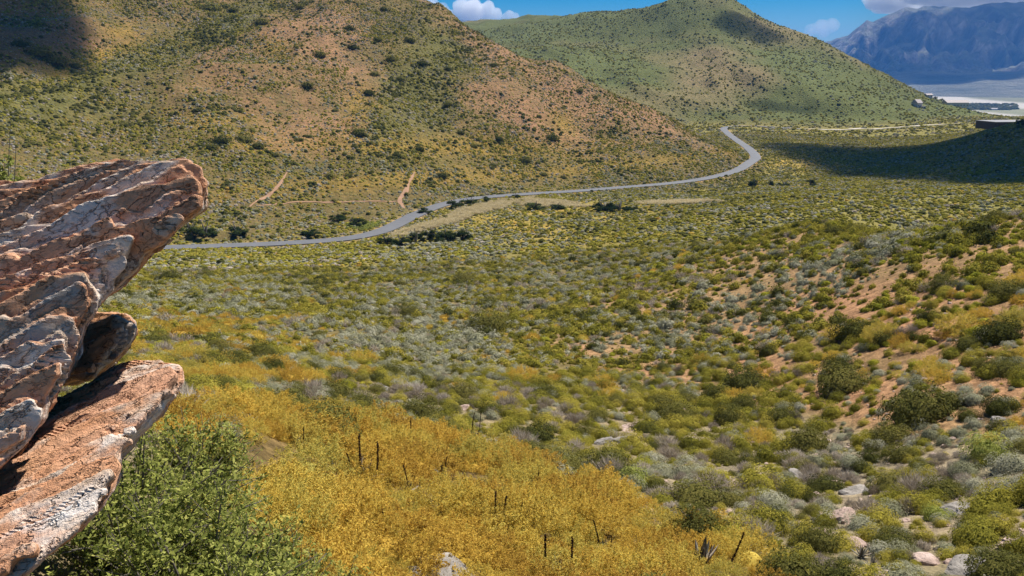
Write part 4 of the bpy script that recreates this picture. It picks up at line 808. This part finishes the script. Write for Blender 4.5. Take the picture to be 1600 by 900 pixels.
# ------------------------------------------------------------------ boulders
def stone_mat(name, a, b, cc):
    m = NT(name); pos = m.n('TexCoord').outputs['Object']; wpos = m.n('NewGeometry').outputs['Position']
    colr = m.ramp(m.noise(wpos, 3.2, 6, 0.65), [(0.3, a), (0.55, b), (0.75, cc)]); colr = m.mix(0.6, colr, m.ramp(m.noise(wpos, 22, 4, 0.7), [(0.3, (0.6,) * 3), (0.7, (1.25,) * 3)]), 'MULTIPLY')
    bp = m.n('Bump', None, Strength=0.8, Distance=0.05, Height=m.noise(wpos, 14, 6, 0.7)); bs = m.n('BsdfPrincipled', None, Base_Color=colr, Roughness=0.9, Normal=bp.outputs[0]); m.t.links.new(bs.outputs[0], m.out.inputs[0]); return m.m
MS = [stone_mat('grey_stone', (0.14, 0.125, 0.11), (0.28, 0.25, 0.22), (0.40, 0.36, 0.32)), stone_mat('pink_stone', (0.26, 0.18, 0.14), (0.46, 0.33, 0.27), (0.60, 0.47, 0.41))]
def boulder_mesh(seed, flat):
    rs = np.random.default_rng(seed); nu, nv = 26, 15; th = np.linspace(0, 2 * math.pi, nu, endpoint=False); ph = np.linspace(-1.45, 1.45, nv)
    T, P = np.meshgrid(th, ph); dr = np.stack([np.cos(P) * np.cos(T), np.cos(P) * np.sin(T), np.sin(P)], -1).reshape(-1, 3)
    pn = unit(rs.normal(size=(11, 3))); ph_ = rs.uniform(0.32, 0.5, 11); dd_ = np.clip(dr @ pn.T, 1e-3, 1); r = np.minimum((ph_[None] / dd_).min(1), 0.62)
    r *= 1 + 0.10 * fbm(dr[:, 0] * 3, dr[:, 1] * 3, dr[:, 2] * 7, 3, seed); V = dr * r[:, None] * [1.1, 0.85, flat]; V[:, 2] += 0.02 * np.round(V[:, 2] * 14) % 0.02
    ii = np.arange(nu * nv).reshape(nv, nu); F = np.stack([ii[:-1], np.roll(ii[:-1], -1, 1), np.roll(ii[1:], -1, 1), ii[1:]], -1).reshape(-1, 4)
    V = np.vstack([V, [V[-nu:].mean(0)], [V[:nu].mean(0)]]); t1 = [(ii[-1, i], ii[-1, (i + 1) % nu], nu * nv, nu * nv) for i in range(nu)]; return V, F, t1
def boulder(px, py, wpx, flat, mi, label, seed):
    V, F, t1 = boulder_mesh(seed, flat); m_ = bpy.data.meshes.new('boulder'); m_.from_pydata(V.tolist(), [], [tuple(f) for f in F.tolist()] + [a_[:3] for a_ in t1]); m_.materials.append(MS[mi])
    p = hit(px, py); D = float(project(*p)[2]); w_ = wpx / FPX * D; o = link('boulder', m_, None, None, (p[0], p[1], p[2] - 0.02 * w_)); o.scale = (w_,) * 3; o.rotation_euler = (R(rng.uniform(-8, 8)), R(rng.uniform(-12, 12)), rng.uniform(0, 6.28)); tag(o, label, 'boulder', 'boulders on the near slope')
for i, (px, py, wpx, fl, mi, lab) in enumerate(BOUL): boulder(px, py, wpx, fl, mi, lab, 900 + i)
# loose stones, too many to count
V0, F0 = dome_core(0.5, 0.3, 6, 2, np.random.default_rng(3), 0.25); parts = []
n = 3000; aa = rng.uniform(-0.35, HA, n); dd = np.sqrt(rng.uniform(12 ** 2, 48 ** 2, n)); x_, y_ = np.sin(aa) * dd, np.cos(aa) * dd; z_ = zat(x_, y_); cs = cover(x_, y_, z_, 0 * x_, 0 * x_)
for i in np.nonzero(rng.random(n) < np.clip(cs['near'] * 0.6 * (cs['n'] > -0.1) + cs['redsoil'] * 0.3 - cs['gold'], 0, 1))[0]:
    q = rng.uniform(0.06, 0.30) * rng.uniform(0.5, 1.2); a_ = rng.uniform(0, 6.28); ca, sa = math.cos(a_), math.sin(a_); Vr = V0 * [q * 1.3, q, q]; parts.append((np.stack([Vr[:, 0] * ca - Vr[:, 1] * sa + x_[i], Vr[:, 0] * sa + Vr[:, 1] * ca + y_[i], Vr[:, 2] + z_[i] - 0.03 * q], 1), F0))
tag(link('loose_stones', mesh_np('loose_stones', *joinVF(parts)), MS[1]), 'loose pale stones strewn over the near slope', 'stones', None, 'stuff')

# ------------------------------------------------------------------ far buildings
def flat_mat(name, c_, r=0.8):
    m = NT(name); pos = m.n('NewGeometry').outputs['Position']; q = m.mix(m.noise(pos, 0.8, 4), c4(tuple(a_ * 0.8 for a_ in c_)), c4(c_)); bs = m.n('BsdfPrincipled', None, Base_Color=q, Roughness=r); m.t.links.new(bs.outputs[0], m.out.inputs[0]); return m.m
MW, MR, MG, MD_ = flat_mat('white_wall', (0.62, 0.58, 0.54)), flat_mat('grey_roof', (0.42, 0.36, 0.35)), flat_mat('window_glass', (0.03, 0.035, 0.04), 0.2), flat_mat('dark_wall', (0.07, 0.06, 0.05))
MR2 = flat_mat('dull_sheet_roof', (0.24, 0.235, 0.25))
def boxVF(x0, x1, y0, y1, z0, z1):
    V = np.array([(x, y, z) for z in (z0, z1) for y in (y0, y1) for x in (x0, x1)], float); return V, np.array([(0, 2, 3, 1), (4, 5, 7, 6), (0, 1, 5, 4), (2, 6, 7, 3), (0, 4, 6, 2), (1, 3, 7, 5)])
def bx(name, b, mat, parent): return link(name, mesh_np(name, *boxVF(*b)), mat, parent)
def house(px, py, w_, dp, hh_, rise, label, rz=0.2, flat=False, wall=None, far=None):
    p = hit(px, py)
    if far:
        q = at_d(px, py, far); g_ = float(zat(q[0], q[1])[0]); p = np.array([q[0], q[1], g_]); hh_ = max(3.0, q[2] - g_)
    o = tag(link('house', None, None, None, (p[0], p[1], p[2] - 0.2)), label, 'house'); o.rotation_euler = (0, 0, rz)
    bx('wall', (-w_ / 2, w_ / 2, -dp / 2, dp / 2, -1.5, hh_), wall or MW, o)
    e = 0.5
    if flat: bx('roof', (-w_ / 2 - e, w_ / 2 + e, -dp / 2 - e, dp / 2 + e, hh_ + 0.003, hh_ + rise), MR if wall is None else MR2, o)
    else:
        V = np.array([(-w_/2-e, -dp/2-e, hh_-.1), (w_/2+e, -dp/2-e, hh_-.1), (w_/2+e, dp/2+e, hh_-.1), (-w_/2-e, dp/2+e, hh_-.1), (-w_/2-e, 0, hh_+rise), (w_/2+e, 0, hh_+rise)]); me = bpy.data.meshes.new('roof')
        me.from_pydata(V.tolist(), [], [(0, 1, 5, 4), (2, 3, 4, 5), (1, 2, 5), (3, 0, 4), (3, 2, 1, 0)]); link('roof', me, MR, o)
    nw = max(int(w_ / 4), 2)
    for i in range(nw):
        x = -w_ / 2 + (i + 0.5) * w_ / nw
        if i == nw // 2: bx('door', (x - 0.55, x + 0.55, -dp / 2 - 0.06, -dp / 2 + 0.02, 0.1, 2.2), MD_, o)
        else: bx('window', (x - 0.7, x + 0.7, -dp / 2 - 0.06, -dp / 2 + 0.02, 1.0, 2.2), MG, o)
house(1432, 167, 9, 8, 4.5, 4.0, 'small gabled farmhouse on the green spur of the far hill', 0.5); house(1441, 169, 6, 4, 2.2, 0.3, 'low white shed beside the small gabled farmhouse', 0.1, True)
house(1450, 152, 9, 6, 3, 1.6, 'pale cottage beyond the spur with round trees', 0.2)
house(1572, 205, 30, 18, 3.6, 0.5, 'long flat roofed building half hidden behind the shaded rise', 0.12, True, MD_, 600)
for px, py, w_, hk, lb in [(1462,155,8,1,'round green tree beside the pale cottage'),(1472,158,6,1,'small dark tree on the spur below the cottage'),(1562,196,6,2.2,'slim conifer left of the conifer group by the flat roof'),(1589,196,7,2.4,'slim dark conifer, left of the pair at the right edge'),(1597,197,7,2.2,'slim dark conifer, right of the pair at the right edge'),(1540,197,10,0.8,'round green tree left of the flat roofed building'),(1553,198,9,0.6,'low tree next to the flat roofed building')]: tree(px, py, w_, hk, lb, 'trees by the far buildings')
for px, py, w_, lb in [(1492,166,60,'white farm shed at the left end of the distant tree belt'),(1553,172,60,'white farm shed in front of the distant tree belt'),(1580,168,40,'small white shed at the right of the distant tree belt')]: house(px, py, w_ * 0.5, 12, 5, 3, lb, 0.1)
P_, rot_, sc_a = [], [], []
for i in range(420):
    q = hit(rng.uniform(1490, 1588), rng.uniform(163, 172))
    if q[1] < 2200: continue
    P_.append(q); rot_.append(rng.uniform(0, 6.28)); h_ = rng.uniform(14, 26); sc_a.append((h_, h_, h_ * 0.8))
scatter('distant_tree_belt', 'dark', np.array(P_), np.array(sc_a), np.array(rot_), np.full(len(P_), 6), 'dark belt of trees on the far plain beside the pale river bed')

# ------------------------------------------------------------------ haze and clouds
HTOP = MTOP + 12
me = mesh_np('haze', *boxVF(-15200, 15200, -400, 15200, -275, HTOP)); m = NT('haze_air')
pv = m.n('VolumePrincipled', None, Color=c4((0.09, 0.34, 0.95)), Density=6.0e-5, Anisotropy=0.0); m.t.links.new(pv.outputs[0], m.out.inputs['Volume'])
tag(link('haze', me, m.m), 'thin blue air haze over the valley', None, None, 'stuff')
def cloud_mat(name, dens):
    m = NT(name); pv = m.n('VolumePrincipled', None, Color=(0.97, 0.975, 0.985, 1), Density=dens, Anisotropy=0.25); m.t.links.new(pv.outputs[0], m.out.inputs['Volume']); return m.m
def cloud(puffs, h, dens, label, zmin=None, rough=0.25, flat=1.0):
    P = np.array(puffs, float); lo = (P[:, :3] - P[:, 3:] * 1.3).min(0); hi = (P[:, :3] + P[:, 3:] * 1.3).max(0)
    if zmin is not None: lo[2] = max(lo[2], zmin - 2 * h)
    g = [np.arange(lo[i], hi[i] + h, h) for i in range(3)]; G = np.stack(np.meshgrid(*g, indexing='ij'), -1); f = np.full(G.shape[:3], 1e9)
    for x, y, z, r in P: f = np.minimum(f, np.sqrt((G[..., 0] - x) ** 2 + (G[..., 1] - y) ** 2 + ((G[..., 2] - z) / flat) ** 2) - r)
    rm = np.median(P[:, 3]); f += rough * rm * (fbm(G[..., 0] / rm * 1.3, G[..., 1] / rm * 1.3, G[..., 2] / rm * 1.3, 4, 88) - 0.1) * 1.8
    if zmin is not None: f = np.maximum(f, zmin - G[..., 2])
    f[[0, -1]] = h; f[:, [0, -1]] = h; f[:, :, [0, -1]] = h
    V, Q = surface_nets(f, [a_[0] for a_ in g], h); tag(link('cloud', mesh_np('cloud', V, Q, True), cloud_mat('cloud_vapour', dens)), label, 'cloud', 'clouds')
def sky_at(px, py, d_): return at_d(px, py, d_)
def puff(px, py, d_, rpx): p = sky_at(px, py, d_); return (*p, rpx / FPX * d_)
cloud([puff(722,16,17000,14),(*sky_at(742,14,17000),190),puff(760,18,17000,14),puff(775,22,17000,9),puff(738,20,17300,18),puff(705,22,17000,8)], 28, 0.006, 'white fair weather cloud above the saddle')
cloud([puff(640,2,17500,20),puff(668,6,17500,16),puff(690,14,17500,10),puff(655,14,17800,14)], 34, 0.003, 'thin greyish cloud next to the hill skyline')
cloud([puff(797,24,17500,7),puff(806,27,17500,6),puff(788,27,17500,6)], 22, 0.006, 'tiny white cloud right of the fair weather cloud')
cloud([puff(1285,44,17000,12),puff(1300,40,17000,10),puff(1268,48,17000,9)], 34, 0.0022, 'faint pinkish cloud left of the mountain top')
cp = []
for i in range(150):
    a_ = math.atan((rng.uniform(1350, 1950) - 800) / FPX); d_ = rng.uniform(7000, 11600); cp.append((math.sin(a_) * d_, math.cos(a_) * d_, HTOP + rng.uniform(40, 110), rng.uniform(190, 330)))
cloud(cp, 48, 0.009, 'grey cloud bank resting on the mountain summit', HTOP + 4, 0.3)
def shade_cloud(L, label, alt=1000.0, dens=0.035):                # a cloud that stands in the sun above these places
    pf = []
    for px, py, r in L:
        q = hit(px, py); t_ = (alt - q[2]) / SUN[2]; c_ = q + SUN * t_; pf.append((*c_, r))
    cloud(pf, 9, dens, label, HTOP + 6, 0.22, 0.8)
shade_cloud([(1235,228,26),(1290,236,38),(1350,243,50),(1420,246,60),(1490,240,62),(1560,238,54),(1640,236,58),(1720,238,66),(1215,222,10),(1265,226,14),(1330,226,14),(1260,252,12),(1380,268,18),(1520,226,26),(1590,222,24),(1480,266,30),(1580,268,34)], 'cumulus cloud overhead whose shadow darkens the flat at right', max(1000.0, HTOP + 90))
shade_cloud([(20,20,36),(45,50,32),(70,78,26),(98,96,16),(-40,40,50),(85,60,14)], 'cumulus cloud overhead whose shadow darkens the top left hollow', max(1000.0, HTOP + 70), 0.05)
shade_cloud([(1125,34,16),(1148,40,26),(1172,44,20),(1192,54,24),(1216,62,14),(1160,52,14)], 'small cumulus overhead shading the far hill near its peak', max(1000.0, HTOP + 70))
shade_cloud([(1180,164,14),(1205,168,16),(1235,170,15),(1265,174,14),(1295,178,10)], 'small cumulus overhead shading the foot of the far hill', max(1000.0, HTOP + 70))
